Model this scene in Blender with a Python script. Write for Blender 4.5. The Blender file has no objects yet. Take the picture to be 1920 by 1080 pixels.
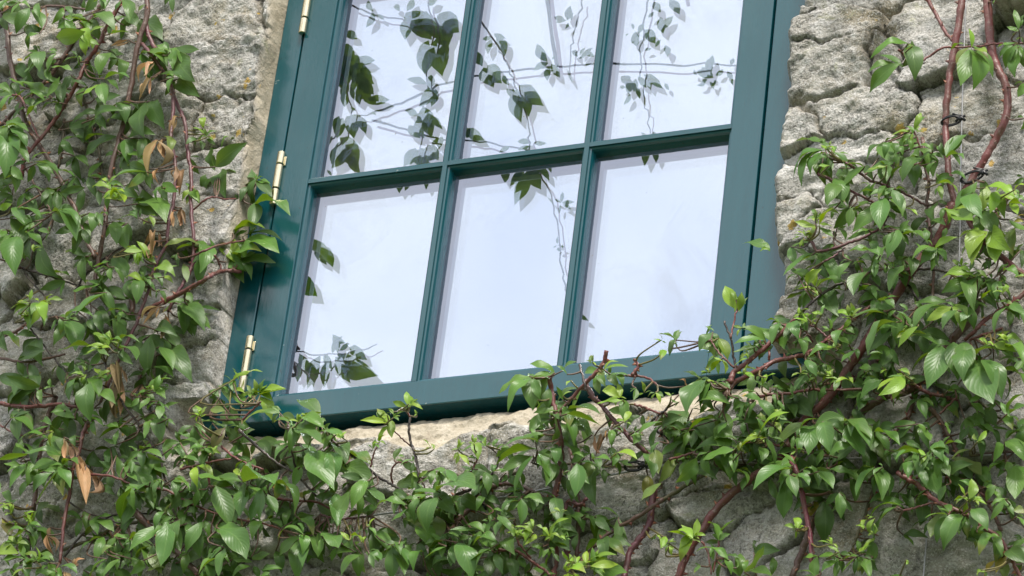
import bpy, math, random
import numpy as np
from mathutils import Matrix, Vector
rnd = random.Random(11)
rng = np.random.default_rng(7)
sc = bpy.context.scene

# ------------------------------------------------------------------ camera
U = 0.2                                   # metres between two glazing bars
F_PX = 7209.85
P = [10.17751 * U, -18.76665 * U, -12.91561 * U]
CAMR = None
def rodr(r):
    r = np.array(r, float); th = np.linalg.norm(r); k = r / th
    K = np.array([[0, -k[2], k[1]], [k[2], 0, -k[0]], [-k[1], k[0], 0]])
    return np.eye(3) + math.sin(th) * K + (1 - math.cos(th)) * K @ K
CAMR = rodr([1.013431, 0.315001, -0.308467])
CAMC = np.array(P)
cam = bpy.data.cameras.new("camera"); camo = bpy.data.objects.new("camera", cam)
sc.collection.objects.link(camo)
cam.sensor_width = 36; cam.lens = F_PX * 36 / 1920; cam.clip_end = 2000; cam.clip_start = 0.05
M = Matrix.Identity(4)
for i in range(3):
    M[i][0] = CAMR[0][i]; M[i][1] = -CAMR[1][i]; M[i][2] = -CAMR[2][i]; M[i][3] = CAMC[i]
camo.matrix_world = M
sc.camera = camo

def at(px, py, Y):
    d = CAMR.T @ np.array([(px - 960) / F_PX, (py - 540) / F_PX, 1.0])
    return CAMC + d * ((Y - CAMC[1]) / d[1])
def pix(p):
    q = (np.asarray(p, float) - CAMC) @ CAMR.T
    return np.stack([960 + F_PX * q[..., 0] / q[..., 2], 540 + F_PX * q[..., 1] / q[..., 2]], -1)

# ------------------------------------------------------------------ sky, sun, exposure
SUN_EL, SUN_AZ = 57, 158                  # elevation, compass bearing from +Y clockwise
world = bpy.data.worlds.new("World"); sc.world = world; world.use_nodes = True
wn = world.node_tree.nodes; wl = world.node_tree.links
bg = wn["Background"]; bg.inputs[1].default_value = 0.10
sky = wn.new("ShaderNodeTexSky"); sky.sky_type = 'NISHITA'; sky.sun_disc = False
sky.sun_elevation = math.radians(SUN_EL); sky.sun_rotation = math.radians(SUN_AZ)
sky.air_density = 1.0; sky.dust_density = 2.0
tc = wn.new("ShaderNodeTexCoord"); cn = wn.new("ShaderNodeTexNoise")
cn.inputs["Scale"].default_value = 5.0; cn.inputs["Detail"].default_value = 4; cn.inputs["Roughness"].default_value = 0.5
cr = wn.new("ShaderNodeValToRGB")
cr.color_ramp.elements[0].position = 0.40; cr.color_ramp.elements[0].color = (7.0, 7.4, 8.7, 1)
cr.color_ramp.elements[1].position = 0.60; cr.color_ramp.elements[1].color = (10.8, 10.7, 10.8, 1)
mx = wn.new("ShaderNodeMix"); mx.data_type = 'RGBA'; mx.inputs[0].default_value = 0.86
wl.new(tc.outputs["Generated"], cn.inputs["Vector"]); wl.new(cn.outputs["Fac"], cr.inputs["Fac"])
wl.new(sky.outputs[0], mx.inputs[6]); wl.new(cr.outputs[0], mx.inputs[7]); wl.new(mx.outputs[2], bg.inputs[0])
sun = bpy.data.lights.new("sun", 'SUN'); sun.energy = 2.9; sun.angle = math.radians(15); sun.color = (1, 0.95, 0.86)
suno = bpy.data.objects.new("sun", sun); sc.collection.objects.link(suno)
el, az = math.radians(SUN_EL), math.radians(SUN_AZ)
sdir = Vector((math.sin(az) * math.cos(el), math.cos(az) * math.cos(el), math.sin(el)))
suno.rotation_euler = sdir.to_track_quat('Z', 'Y').to_euler()
sc.view_settings.view_transform = 'Standard'; sc.view_settings.look = 'None'
sc.view_settings.exposure = 0.76; sc.view_settings.gamma = 1
sc.cycles.max_bounces = 8; sc.cycles.transparent_max_bounces = 12

# ------------------------------------------------------------------ helpers
def link(o, parent=None):
    sc.collection.objects.link(o)
    if parent is not None: o.parent = parent
    return o
def mesh_obj(name, V, Fc, mat, parent=None, smooth=True, cols=None, uvs=None, attrs=None):
    me = bpy.data.meshes.new(name)
    V = np.asarray(V, np.float32)
    if isinstance(Fc, np.ndarray):
        n, k = Fc.shape
        me.vertices.add(len(V)); me.vertices.foreach_set("co", V.ravel())
        me.loops.add(n * k); me.loops.foreach_set("vertex_index", Fc.astype(np.int32).ravel())
        me.polygons.add(n); me.polygons.foreach_set("loop_start", np.arange(0, n * k, k, dtype=np.int32))
        me.update(calc_edges=True)
    else:
        me.from_pydata([tuple(map(float, v)) for v in V], [], Fc)
    me.validate()
    if cols is not None:
        a = me.color_attributes.new("col", 'FLOAT_COLOR', 'POINT')
        a.data.foreach_set("color", np.asarray(cols, np.float32).ravel())
    for k_, v_ in (attrs or {}).items():
        a = me.attributes.new(k_, 'FLOAT', 'POINT'); a.data.foreach_set("value", np.asarray(v_, np.float32).ravel())
    if uvs is not None:
        a = me.attributes.new("luv", 'FLOAT2', 'POINT'); a.data.foreach_set("vector", np.asarray(uvs, np.float32).ravel())
    me.polygons.foreach_set("use_smooth", [smooth] * len(me.polygons))
    me.materials.append(mat)
    return link(bpy.data.objects.new(name, me), parent)
def empty(name, loc=(0, 0, 0)):
    o = bpy.data.objects.new(name, None); o.location = loc; o.empty_display_size = .05
    return link(o)
def tag(o, label=None, cat=None, group=None, kind=None):
    if label: o['label'] = label
    if cat: o['category'] = cat
    if group: o['group'] = group
    if kind: o['kind'] = kind
    return o

class MB:
    def __init__(s): s.v = []; s.f = []
    def box(s, x0, x1, y0, y1, z0, z1):
        n = len(s.v)
        s.v += [(x, y, z) for x in (x0, x1) for y in (y0, y1) for z in (z0, z1)]
        for q in ((0, 1, 3, 2), (4, 6, 7, 5), (0, 4, 5, 1), (2, 3, 7, 6), (0, 2, 6, 4), (1, 5, 7, 3)):
            s.f.append(tuple(n + i for i in q))
    def prism(s, prof, axis, a0, a1):
        """prof: list of (cross, y); axis 'x' -> runs along x, cross is z; axis 'z' -> runs along z, cross is x"""
        n = len(s.v); k = len(prof)
        for a in (a0, a1):
            for c, y in prof: s.v.append((a, y, c) if axis == 'x' else (c, y, a))
        for i in range(k):
            j = (i + 1) % k; s.f.append((n + i, n + j, n + k + j, n + k + i))
        s.f.append(tuple(n + i for i in range(k))); s.f.append(tuple(n + k + i for i in reversed(range(k))))
    def lathe(s, cx, cy, prof, seg=20):
        n = len(s.v)
        for r, z in prof:
            for i in range(seg):
                a = 2 * math.pi * i / seg; s.v.append((cx + r * math.cos(a), cy + r * math.sin(a), z))
        for j in range(len(prof) - 1):
            for i in range(seg):
                i2 = (i + 1) % seg
                s.f.append((n + j * seg + i, n + j * seg + i2, n + (j + 1) * seg + i2, n + (j + 1) * seg + i))
        s.f.append(tuple(n + i for i in reversed(range(seg)))); s.f.append(tuple(n + (len(prof) - 1) * seg + i for i in range(seg)))
    def build(s, name, mat, parent=None, smooth=False, bevel=0):
        o = mesh_obj(name, s.v, s.f, mat, parent, smooth)
        import bmesh
        b = bmesh.new(); b.from_mesh(o.data); bmesh.ops.recalc_face_normals(b, faces=b.faces); b.to_mesh(o.data); b.free()
        if bevel:
            m = o.modifiers.new("bevel", 'BEVEL'); m.width = bevel; m.segments = 2; m.limit_method = 'ANGLE'; m.angle_limit = .6
        return o

def nodes(name):
    m = bpy.data.materials.new(name); m.use_nodes = True
    nt = m.node_tree; return m, nt, nt.nodes, nt.links, nt.nodes["Principled BSDF"]
def nmath(N, L, op, a, b=None, clamp=False):
    n = N.new("ShaderNodeMath"); n.operation = op; n.use_clamp = clamp
    for i, x in enumerate((a, b)):
        if x is None: continue
        if isinstance(x, (int, float)): n.inputs[i].default_value = x
        else: L.new(x, n.inputs[i])
    return n.outputs[0]
def noise(N, L, scale, detail=4, rough=.5, vec=None, dist=0):
    n = N.new("ShaderNodeTexNoise"); n.inputs["Scale"].default_value = scale; n.inputs["Detail"].default_value = detail
    n.inputs["Roughness"].default_value = rough; n.inputs["Distortion"].default_value = dist
    if vec is not None: L.new(vec, n.inputs["Vector"])
    return n.outputs["Fac"]
def ramp(N, L, fac, stops):
    n = N.new("ShaderNodeValToRGB"); e = n.color_ramp.elements
    while len(e) < len(stops): e.new(.5)
    for i, (p, c) in enumerate(stops):
        e[i].position = p; e[i].color = (c, c, c, 1) if isinstance(c, (int, float)) else (*c, 1)
    L.new(fac, n.inputs[0]); return n.outputs[0]
def mix(N, L, fac, a, b, mode='MIX'):
    n = N.new("ShaderNodeMix"); n.data_type = 'RGBA'; n.blend_type = mode
    for i, x in ((0, fac), (6, a), (7, b)):
        if isinstance(x, (int, float)): n.inputs[i].default_value = x
        elif isinstance(x, tuple): n.inputs[i].default_value = (*x, 1)
        else: L.new(x, n.inputs[i])
    return n.outputs[2]
def attr(N, name, out="Fac"):
    n = N.new("ShaderNodeAttribute"); n.attribute_name = name; return n.outputs[out]
def bump(N, L, h, dist, strength=1, nrm=None):
    n = N.new("ShaderNodeBump"); n.inputs["Distance"].default_value = dist; n.inputs["Strength"].default_value = strength
    L.new(h, n.inputs["Height"])
    if nrm is not None: L.new(nrm, n.inputs["Normal"])
    return n.outputs[0]

# ------------------------------------------------------------------ materials
def stone_mat():
    m, nt, N, L, B = nodes("limestone_rubble")
    pos = N.new("ShaderNodeTexCoord").outputs["Object"]
    tone = attr(N, "tone"); mort = attr(N, "mortar"); joint = attr(N, "joint")
    big = noise(N, L, 9, 5, .6, pos)
    mid = noise(N, L, 45, 5, .65, pos)
    fine = noise(N, L, 260, 4, .7, pos)
    vfine = noise(N, L, 430, 3, .75, pos)
    c = ramp(N, L, big, [(.30, (.27, .245, .19)), (.46, (.40, .375, .325)), (.58, (.51, .485, .44)), (.72, (.44, .385, .28))])
    c = mix(N, L, nmath(N, L, 'MULTIPLY', tone, .55), c, (.55, .54, .52))
    # ochre weathering
    och = ramp(N, L, noise(N, L, 14, 4, .6, pos, .6), [(.56, 0.), (.70, .6)])
    c = mix(N, L, och, c, (.30, .235, .13))
    # pale crystalline crust and grey-black pits, their shade put into the colour
    crust = ramp(N, L, mid, [(.50, 0.), (.66, 1.)])
    c = mix(N, L, nmath(N, L, 'MULTIPLY', crust, .55), c, (.72, .71, .69))
    patch = ramp(N, L, noise(N, L, 17, 4, .6, pos, .4), [(.38, .25), (.60, 1.)])
    sp = nmath(N, L, 'MULTIPLY', patch, ramp(N, L, fine, [(.42, 1.), (.50, 0.)]))
    c = mix(N, L, nmath(N, L, 'MULTIPLY', sp, .72), c, (.085, .08, .07))
    sp2 = ramp(N, L, vfine, [(.54, 0.), (.66, 1.)])
    c = mix(N, L, nmath(N, L, 'MULTIPLY', sp2, .75), c, (.82, .81, .79))
    # black algae blotches
    alg = ramp(N, L, noise(N, L, 30, 6, .75, pos, .8), [(.55, 0.), (.68, .7)])
    c = mix(N, L, alg, c, (.10, .095, .08))
    # mortar
    mc = ramp(N, L, mid, [(.3, (.36, .305, .215)), (.7, (.54, .475, .365))])
    mc = mix(N, L, nmath(N, L, 'MULTIPLY', sp, .25), mc, (.17, .13, .09))
    c = mix(N, L, mort, c, mc)
    c = mix(N, L, nmath(N, L, 'MULTIPLY', joint, .60), c, (.12, .105, .075))  # open joints shaded darker in the colour to make their depth show
    # lichen: mustard and pale green rosettes
    vo = N.new("ShaderNodeTexVoronoi"); vo.inputs["Scale"].default_value = 34; L.new(pos, vo.inputs["Vector"])
    spot = nmath(N, L, 'SUBTRACT', ramp(N, L, noise(N, L, 8, 3, .6, pos), [(.46, 0.), (.66, .30)]), vo.outputs["Distance"])
    spot = nmath(N, L, 'ADD', spot, nmath(N, L, 'MULTIPLY', nmath(N, L, 'SUBTRACT', noise(N, L, 190, 3, .7, pos), .5), .5))
    lf = ramp(N, L, spot, [(.04, 0.), (.09, 1.)])
    lcol = mix(N, L, noise(N, L, 12, 2, .5, pos), (.52, .44, .10), (.60, .30, .04))
    c = mix(N, L, nmath(N, L, 'MULTIPLY', lf, .85), c, lcol)
    gf = ramp(N, L, noise(N, L, 22, 5, .7, pos, 1.), [(.60, 0.), (.70, .45)])
    c = mix(N, L, gf, c, (.33, .34, .17))
    L.new(c, B.inputs["Base Color"]); B.inputs["Roughness"].default_value = .93
    B.inputs["Specular IOR Level"].default_value = .25
    h = nmath(N, L, 'ADD', nmath(N, L, 'MULTIPLY', mid, 2.2), fine)
    h = nmath(N, L, 'ADD', h, nmath(N, L, 'MULTIPLY', vfine, .55))
    h = nmath(N, L, 'MULTIPLY', h, nmath(N, L, 'ADD', .45, nmath(N, L, 'MULTIPLY', patch, .6)))
    damp = nmath(N, L, 'SUBTRACT', 1., nmath(N, L, 'MULTIPLY', mort, .62))
    L.new(bump(N, L, nmath(N, L, 'MULTIPLY', h, damp), .0046, 1.), B.inputs["Normal"])
    return m
def paint_mat():
    m, nt, N, L, B = nodes("teal_gloss_paint")
    pos = N.new("ShaderNodeTexCoord").outputs["Object"]
    mp = N.new("ShaderNodeMapping"); mp.inputs["Scale"].default_value = (30, 30, 4); L.new(pos, mp.inputs[0])
    c = mix(N, L, noise(N, L, 3, 4, .6, mp.outputs[0]), (.002, .056, .072), (.004, .076, .094))
    spk = ramp(N, L, noise(N, L, 130, 2, .5, pos), [(.72, 0.), (.74, 1.)])
    fade = ramp(N, L, noise(N, L, 5, 5, .65, pos, 1.2), [(.5, 0.), (.75, .22)])
    c = mix(N, L, fade, c, (.05, .12, .13))
    chip = ramp(N, L, noise(N, L, 75, 3, .6, pos, .5), [(.745, 0.), (.755, 1.)])
    c = mix(N, L, nmath(N, L, 'MULTIPLY', spk, .5), c, (.01, .03, .035))
    c = mix(N, L, nmath(N, L, 'MULTIPLY', chip, .6), c, (.25, .30, .28))
    L.new(c, B.inputs["Base Color"]); B.inputs["Roughness"].default_value = .16
    B.inputs["IOR"].default_value = 1.74
    h = nmath(N, L, 'ADD', noise(N, L, 14, 4, .6, mp.outputs[0]), nmath(N, L, 'MULTIPLY', noise(N, L, 60, 3, .5, pos), .3))
    L.new(bump(N, L, h, .0006, .35), B.inputs["Normal"])
    return m
def pane_mat(name, fac, tint):
    m, nt, N, L, B = nodes(name)
    out = N["Material Output"]; N.remove(B)
    g = N.new("ShaderNodeBsdfGlossy"); g.inputs["Roughness"].default_value = 0.0; g.inputs["Color"].default_value = (*tint, 1)
    t = N.new("ShaderNodeBsdfTransparent"); t.inputs["Color"].default_value = (.93, .97, .95, 1)
    x = N.new("ShaderNodeMixShader"); x.inputs[0].default_value = fac
    pos = N.new("ShaderNodeTexCoord").outputs["Object"]
    nm = bump(N, L, noise(N, L, 7, 2, .5, pos), .0010, .25)
    L.new(nm, g.inputs["Normal"])
    L.new(t.outputs[0], x.inputs[1]); L.new(g.outputs[0], x.inputs[2])
    dd = N.new("ShaderNodeBsdfDiffuse"); dd.inputs[0].default_value = (.30, .30, .27, 1)
    y = N.new("ShaderNodeMixShader")          # fly specks and a little dust
    dust = nmath(N, L, 'ADD', ramp(N, L, noise(N, L, 120, 2, .5, pos), [(.785, 0.), (.80, .6)]), ramp(N, L, noise(N, L, 5, 6, .7, pos, 1.), [(.52, 0.), (.8, .14)]), True)
    L.new(dust, y.inputs[0]); L.new(x.outputs[0], y.inputs[1]); L.new(dd.outputs[0], y.inputs[2]); L.new(y.outputs[0], out.inputs[0])
    return m
def simple(name, col, rough=.6, metal=0, bscale=None, bdist=0, col2=None, nscale=40, spec=.5):
    m, nt, N, L, B = nodes(name)
    pos = N.new("ShaderNodeTexCoord").outputs["Object"]
    L.new(mix(N, L, noise(N, L, nscale, 4, .6, pos), col, col2 or tuple(x * .8 for x in col)), B.inputs["Base Color"])
    B.inputs["Roughness"].default_value = rough; B.inputs["Metallic"].default_value = metal
    B.inputs["Specular IOR Level"].default_value = spec
    if bscale: L.new(bump(N, L, noise(N, L, bscale, 4, .6, pos), bdist), B.inputs["Normal"])
    return m
def leaf_mat(name, dry=False):
    m, nt, N, L, B = nodes(name)
    out = N["Material Output"]
    col = attr(N, "col", "Color")
    a = N.new("ShaderNodeAttribute"); a.attribute_name = "luv"
    sx = N.new("ShaderNodeSeparateXYZ"); L.new(a.outputs["Vector"], sx.inputs[0])
    u, v = sx.outputs[0], sx.outputs[1]
    av = nmath(N, L, 'ABSOLUTE', v)
    rib = nmath(N, L, 'SUBTRACT', 1., nmath(N, L, 'MULTIPLY', av, 11.), clamp=True)
    vv = nmath(N, L, 'SUBTRACT', nmath(N, L, 'MULTIPLY', u, 9.), nmath(N, L, 'MULTIPLY', av, 3.2))
    vein = nmath(N, L, 'POWER', nmath(N, L, 'ABSOLUTE', nmath(N, L, 'SINE', nmath(N, L, 'MULTIPLY', vv, math.pi))), 7.)
    vein2 = nmath(N, L, 'ABSOLUTE', nmath(N, L, 'SINE', nmath(N, L, 'MULTIPLY', vv, math.pi)))
    pos = N.new("ShaderNodeTexCoord").outputs["Object"]
    c = mix(N, L, ramp(N, L, noise(N, L, 90, 3, .6, pos), [(.3, .0), (.7, .35)]), col, mix(N, L, .6, col, (.02, .07, .010)))
    if not dry:
        c = mix(N, L, nmath(N, L, 'MULTIPLY', rib, .30), c, (.26, .40, .10))
        edge = ramp(N, L, av, [(.90, 0.), (1., .35)])
        c = mix(N, L, edge, c, (.24, .20, .07))
        nd = N.new("ShaderNodeNewGeometry").outputs["Backfacing"]
        c = mix(N, L, nmath(N, L, 'MULTIPLY', nd, .40), c, (.16, .27, .09))
    L.new(c, B.inputs["Base Color"]); B.inputs["Roughness"].default_value = .62 if dry else .34
    B.inputs["Specular IOR Level"].default_value = .3 if dry else .30
    h = nmath(N, L, 'SUBTRACT', nmath(N, L, 'MULTIPLY', vein2, .8), nmath(N, L, 'MULTIPLY', rib, 1.2))
    h = nmath(N, L, 'ADD', h, nmath(N, L, 'MULTIPLY', noise(N, L, 160, 2, .5, pos), .8))
    L.new(bump(N, L, h, .0007, .20), B.inputs["Normal"])
    t = N.new("ShaderNodeBsdfTranslucent"); L.new(mix(N, L, .5, c, (.32, .46, .02) if not dry else (.5, .3, .1), 'MIX'), t.inputs[0])
    x = N.new("ShaderNodeMixShader"); x.inputs[0].default_value = .27
    L.new(B.outputs[0], x.inputs[1]); L.new(t.outputs[0], x.inputs[2]); L.new(x.outputs[0], out.inputs[0])
    return m
def cane_mat():
    m, nt, N, L, B = nodes("cane_bark")
    pos = N.new("ShaderNodeTexCoord").outputs["Object"]
    col = attr(N, "col", "Color")
    c = mix(N, L, ramp(N, L, noise(N, L, 60, 4, .65, pos), [(.35, 0.), (.7, .6)]), col, (.10, .075, .05))
    c = mix(N, L, ramp(N, L, noise(N, L, 240, 3, .6, pos), [(.58, 0.), (.68, .5)]), c, (.32, .24, .20))
    L.new(c, B.inputs["Base Color"]); B.inputs["Roughness"].default_value = .45
    L.new(bump(N, L, noise(N, L, 220, 4, .6, pos), .0012, .6), B.inputs["Normal"])
    return m
M_STONE = stone_mat(); M_PAINT = paint_mat()
M_GF = pane_mat("front_glass", .32, (.81, .86, 1.)); M_GB = pane_mat("rear_glass", .64, (.80, .86, 1.))  # lavender of the mirrored sky is put into these glass tints
M_BRASS = simple("lacquered_brass", (.82, .76, .56), .22, 1, None, 0, (.68, .58, .36), 90)
M_BLACK = simple("black_tie_plastic", (.012, .012, .016), .35)
M_GAP = simple("gap_shade", (.006, .008, .009), .8)  # near-black painting the shade in the joints; the hinge pins share it
M_WIRE = simple("galvanised_wire", (.42, .42, .42), .4, .8)
M_LEAF = leaf_mat("rose_leaf"); M_DRY = leaf_mat("withered_leaf", True); M_CANE = cane_mat()
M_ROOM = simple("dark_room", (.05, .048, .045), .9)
M_GRASS = simple("lawn", (.05, .09, .025), .9, 0, 30, .03, (.07, .10, .035), 6)

# ------------------------------------------------------------------ window
XL0, XL1, XL2, XR2, XR1 = (u * U for u in (-1.39, -1.213, -0.998, 1.988, 2.193))
ZB, ZC = -1.616 * U, -1.796 * U
PH = 1.616 * U                          # bar to bar height
ROWS = 3
ZT = ZB + PH * ROWS                     # top inner edge (bars at z = 0, PH)
RT = ZT + .038
XR0 = XR1 + .085
GD = .019                               # glass depth behind the face
win = tag(empty("window", (0, 0, ZC)), "teal painted casement window with brass hinges, clouds and rose shoots mirrored in its panes", "window")
def wb(mb, name, mat, parent=win, **k):
    mb.v = [(a, b, c - ZC) for a, b, c in mb.v]
    return mb.build(name, mat, parent, **k)
GAP = .0028
m = MB()                                # outer frame: two jambs, head, low sill member
m.box(XL0, XL1 - GAP, .0012, .070, ZC - .002, RT + .05)
m.box(XR1 + GAP, XR0, .0012, .070, ZC - .002, RT + .05)
m.box(XL1 - GAP, XR1 + GAP, .0012, .070, RT + GAP, RT + .05)
m.box(XL1 - GAP, XR1 + GAP, .038, .070, ZC - .012, ZC + .0)
wb(m, "frame", M_PAINT, bevel=.0016)
m = MB()                                # near-black strips standing in for the shade down the open joints
m.box(XL1 - GAP + .0003, XL1 + .004, .030, .060, ZC + .005, RT); m.box(XR1 - .004, XR1 + GAP - .0003, .020, .060, ZC + .005, RT)
wb(m, "joint_shade", M_GAP)
hx = at(354, 790, .0)[0]
m = MB(); m.box(hx, XL0 - .0003, .004, .05, ZC - .001, ZC + .020); wb(m, "sill", M_PAINT, bevel=.0015)
# casement: stiles, rails as one mitred look part; glazing bars parts
cas_m = MB()
cas_m.box(XL1, XL2, 0, .045, ZC, RT); cas_m.box(XR2, XR1, 0, .045, ZC, RT)
cas_m.box(XL2, XR2, .0, .045, ZC, ZB); cas_m.box(XL2, XR2, .0, .045, ZT, RT)
cas = wb(cas_m, "casement", M_PAINT, bevel=.0011)
def side_prof(c, s, w=.0065):
    """moulding against an edge at c, growing in direction s, quirk then ovolo down to the glass"""
    return [(c, .0035), (c + s * .0012, .0035), (c + s * .0032, .0042), (c + s * .0050, .0068), (c + s * .0062, .0112), (c + s * w, GD + .001), (c, GD + .001)]
def bar_prof(c, fw=.0032):
    r = [(c - fw, .0004), (c + fw, .0004)]
    a = [(c + fw, .0030), (c + fw + .0010, .0030), (c + fw + .0028, .0040), (c + fw + .0045, .0070), (c + fw + .0054, .0115), (c + fw + .0060, GD + .001)]
    b = [(2 * c - p, q) for p, q in reversed(a)]
    return r + a + b
m = MB()
m.prism(side_prof(XL2, 1), 'z', ZB, ZT); m.prism(side_prof(XR2, -1), 'z', ZB, ZT)
m.prism(side_prof(ZB, 1), 'x', XL2, XR2); m.prism(side_prof(ZT, -1), 'x', XL2, XR2)
wb(m, "moulding", M_PAINT, cas).location = (0, 0, 0)
for o in (win.children[-1],): pass
for X in (0.0, U):
    m = MB(); m.prism(bar_prof(X), 'z', ZB + .0002, ZT - .0002); b = wb(m, "glazing_bar", M_PAINT, cas)
for k in range(ROWS - 1):
    m = MB(); p = [(c, y + .00025) for c, y in bar_prof(PH * k)]
    m.prism(p, 'x', XL2 + .0002, XR2 - .0002); wb(m, "glazing_bar", M_PAINT, cas)
xs_ = [XL2, 0, U, XR2]; zs_ = [ZB + PH * k for k in range(ROWS + 1)]
for i in range(3):
    for k in range(ROWS):
        m = MB(); m.box(xs_[i] + .0005, xs_[i + 1] - .0005, GD, GD + .003, zs_[k] + .0005, zs_[k + 1] - .0005)
        m.f = [m.f[2], ]; f = wb(m, "front_glass", M_GF, cas)
        f.data.transform(Matrix.Translation((0, 0, 0)))
        m = MB(); y = GD + .0105
        tl = rnd.uniform(-.0004, .0004)
        m.v = [(xs_[i] + .0005, y, zs_[k] + .0005), (xs_[i + 1] - .0005, y + tl, zs_[k] + .0005), (xs_[i + 1] - .0005, y + tl, zs_[k + 1] - .0005), (xs_[i] + .0005, y, zs_[k + 1] - .0005)]
        m.f = [(0, 1, 2, 3)]; wb(m, "rear_glass", M_GB, cas)
# hinges
HXc = XL1 - GAP / 2 + .0
def hinge(zc):
    b = zc - ZC
    p = MB(); H = .041; y0 = -.0038; r = .0052
    for (a, c) in ((-H, -H * .42), (-H * .38, H * .50), (H * .54, H)):
        e = .0008
        p.lathe(HXc, y0, [(r - e, b + a), (r, b + a + e), (r, b + c - e), (r - e, b + c)])
    h = p.build("hinge", M_BRASS, win, True)
    mo = h.modifiers.new("e", 'EDGE_SPLIT'); mo.split_angle = .7
    q = MB(); q.lathe(HXc, y0, [(r * .78, b - H + .001), (r * .78, b + H - .001)]); q.build("pin", M_GAP, h, True)
    t = MB(); t.box(HXc + .001, HXc + .0075, -.0026, -.0003, b + H * .50, b + H * .84)
    t.build("hinge_leaf", M_BRASS, h, bevel=.0006)
    return h
zh = [at(463.5, 686, 0)[2], at(519, 338, 0)[2], at(577, 8, 0)[2]]
zh[2] = zh[1] + (zh[1] - zh[0]) * .965
for z in zh: hinge(z)
# dim room behind the window
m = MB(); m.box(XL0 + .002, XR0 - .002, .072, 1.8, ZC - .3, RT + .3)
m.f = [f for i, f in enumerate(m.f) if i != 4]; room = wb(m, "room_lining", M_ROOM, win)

# ------------------------------------------------------------------ wall
def perlin(x, y, seed):
    xi = np.floor(x).astype(np.int64); yi = np.floor(y).astype(np.int64); xf = x - xi; yf = y - yi
    def g(ix, iy):
        h = (ix * 374761393 + iy * 668265263 + seed * 982451653) & 0x7fffffff
        h = ((h ^ (h >> 13)) * 1274126177) & 0x7fffffff
        a = (h ^ (h >> 16)) / 0x7fffffff * 2 * np.pi * 16
        return np.cos(a), np.sin(a)
    def d(ix, iy, dx, dy):
        a, b = g(ix, iy); return a * dx + b * dy
    u = xf ** 3 * (xf * (xf * 6 - 15) + 10); v = yf ** 3 * (yf * (yf * 6 - 15) + 10)
    n00 = d(xi, yi, xf, yf); n10 = d(xi + 1, yi, xf - 1, yf); n01 = d(xi, yi + 1, xf, yf - 1); n11 = d(xi + 1, yi + 1, xf - 1, yf - 1)
    return ((n00 * (1 - u) + n10 * u) * (1 - v) + (n01 * (1 - u) + n11 * u) * v) * 1.5
def fbm(x, y, s, o=4, g=.5):
    r = 0; a = 1
    for k in range(o): r = r + a * perlin(x * 2 ** k, y * 2 ** k, s + k * 17); a *= g
    return r
def sstep(a, b, x):
    t = np.clip((x - a) / (b - a), 0, 1); return t * t * (3 - 2 * t)
corners = np.array([at(px, py, -.03) for px in (-60, 1980) for py in (-60, 1140)])
fx0, fx1, fz0, fz1 = corners[:, 0].min(), corners[:, 0].max(), corners[:, 2].min(), corners[:, 2].max()
GROUND_Z = CAMC[2] - 1.55
def axis(lo, hi, flo, fhi, st):
    a = list(np.arange(flo, fhi, st)); s = st; x = fhi
    while x < hi: a.append(x); s = min(s * 1.12, .016); x += s
    a.append(hi); s = st * 1.18; x = flo - s; pre = []
    while x > lo: pre.append(x); s = min(s * 1.12, .016); x -= s
    pre.append(lo); return np.array(pre[::-1] + a)
STEP = .0024
gx = axis(-3.6, 3.8, fx0, fx1, STEP); gz = axis(GROUND_Z - .1, 2.6, fz0, fz1, STEP)
X, Z = np.meshgrid(gx, gz); sh = X.shape; X = X.ravel(); Z = Z.ravel()
listed = [(1547, 52, 80, 27), (1556, 128, 90, 46), (1612, 211, 92, 36), (1752, 70, 78, 75), (1800, 200, 80, 60), (1655, 120, 34, 44), (1516, 238, 46, 34),
  (1490, 352, 52, 34), (1573, 288, 80, 26), (1612, 338, 72, 30), (1870, 290, 90, 48), (1482, 402, 44, 40), (1545, 436, 60, 28), (1492, 520, 44, 34), (1480, 590, 48, 36), (1560, 580, 50, 40),
  (1307, 908, 66, 30), (1352, 956, 84, 28), (1720, 1030, 150, 62), (1660, 773, 60, 46), (1425, 1000, 60, 42), (1300, 1030, 70, 40),
  (418, 46, 84, 38), (416, 137, 86, 56), (422, 228, 66, 44), (405, 312, 60, 40), (392, 420, 52, 40), (390, 530, 56, 44), (362, 604, 52, 30), (385, 690, 58, 30), (372, 752, 70, 36),
  (148, 350, 62, 32), (122, 470, 82, 46), (37, 665, 100, 46), (110, 570, 60, 34), (60, 80, 90, 50), (200, 160, 90, 50), (796, 880, 88, 54), (705, 985, 80, 46), (1137, 922, 100, 62), (1160, 1022, 110, 40), (930, 1010, 90, 60), (560, 960, 80, 44), (250, 930, 90, 50), (90, 900, 70, 60)]
seeds = []
for px, py, w, h in listed:
    p = at(px, py, -.03); seeds.append((p[0], p[2], w / 1300, h / 1150, rnd.uniform(-.12, .12)))
nl = len(seeds); z = GROUND_Z
while z < 2.7:
    rh = rnd.uniform(.035, .06); x = -3.8 + rnd.random() * .1
    while x < 3.9:
        w = rnd.uniform(.05, .11); cx, cz = x + w, z + rh + rnd.uniform(-.012, .012)
        if all(((cx - s[0]) / (s[2] + w * .55)) ** 2 + ((cz - s[1]) / (s[3] + rh * .6)) ** 2 > 1 for s in seeds[:nl]):
            seeds.append((cx, cz, w, rh * rnd.uniform(.8, 1.2), rnd.uniform(-.15, .15)))
        x += 2 * w
    z += 2 * rh
S = np.array(seeds)
wx = X + .014 * fbm(X * 14, Z * 14, 3, 3) + .004 * fbm(X * 60, Z * 60, 5, 2)
wz = Z + .010 * fbm(X * 16, Z * 16, 9, 3) + .004 * fbm(X * 60, Z * 60, 8, 2)
d1 = np.full(X.shape, 9.); d2 = np.full(X.shape, 9.); idx = np.zeros(X.shape, np.int32)
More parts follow.
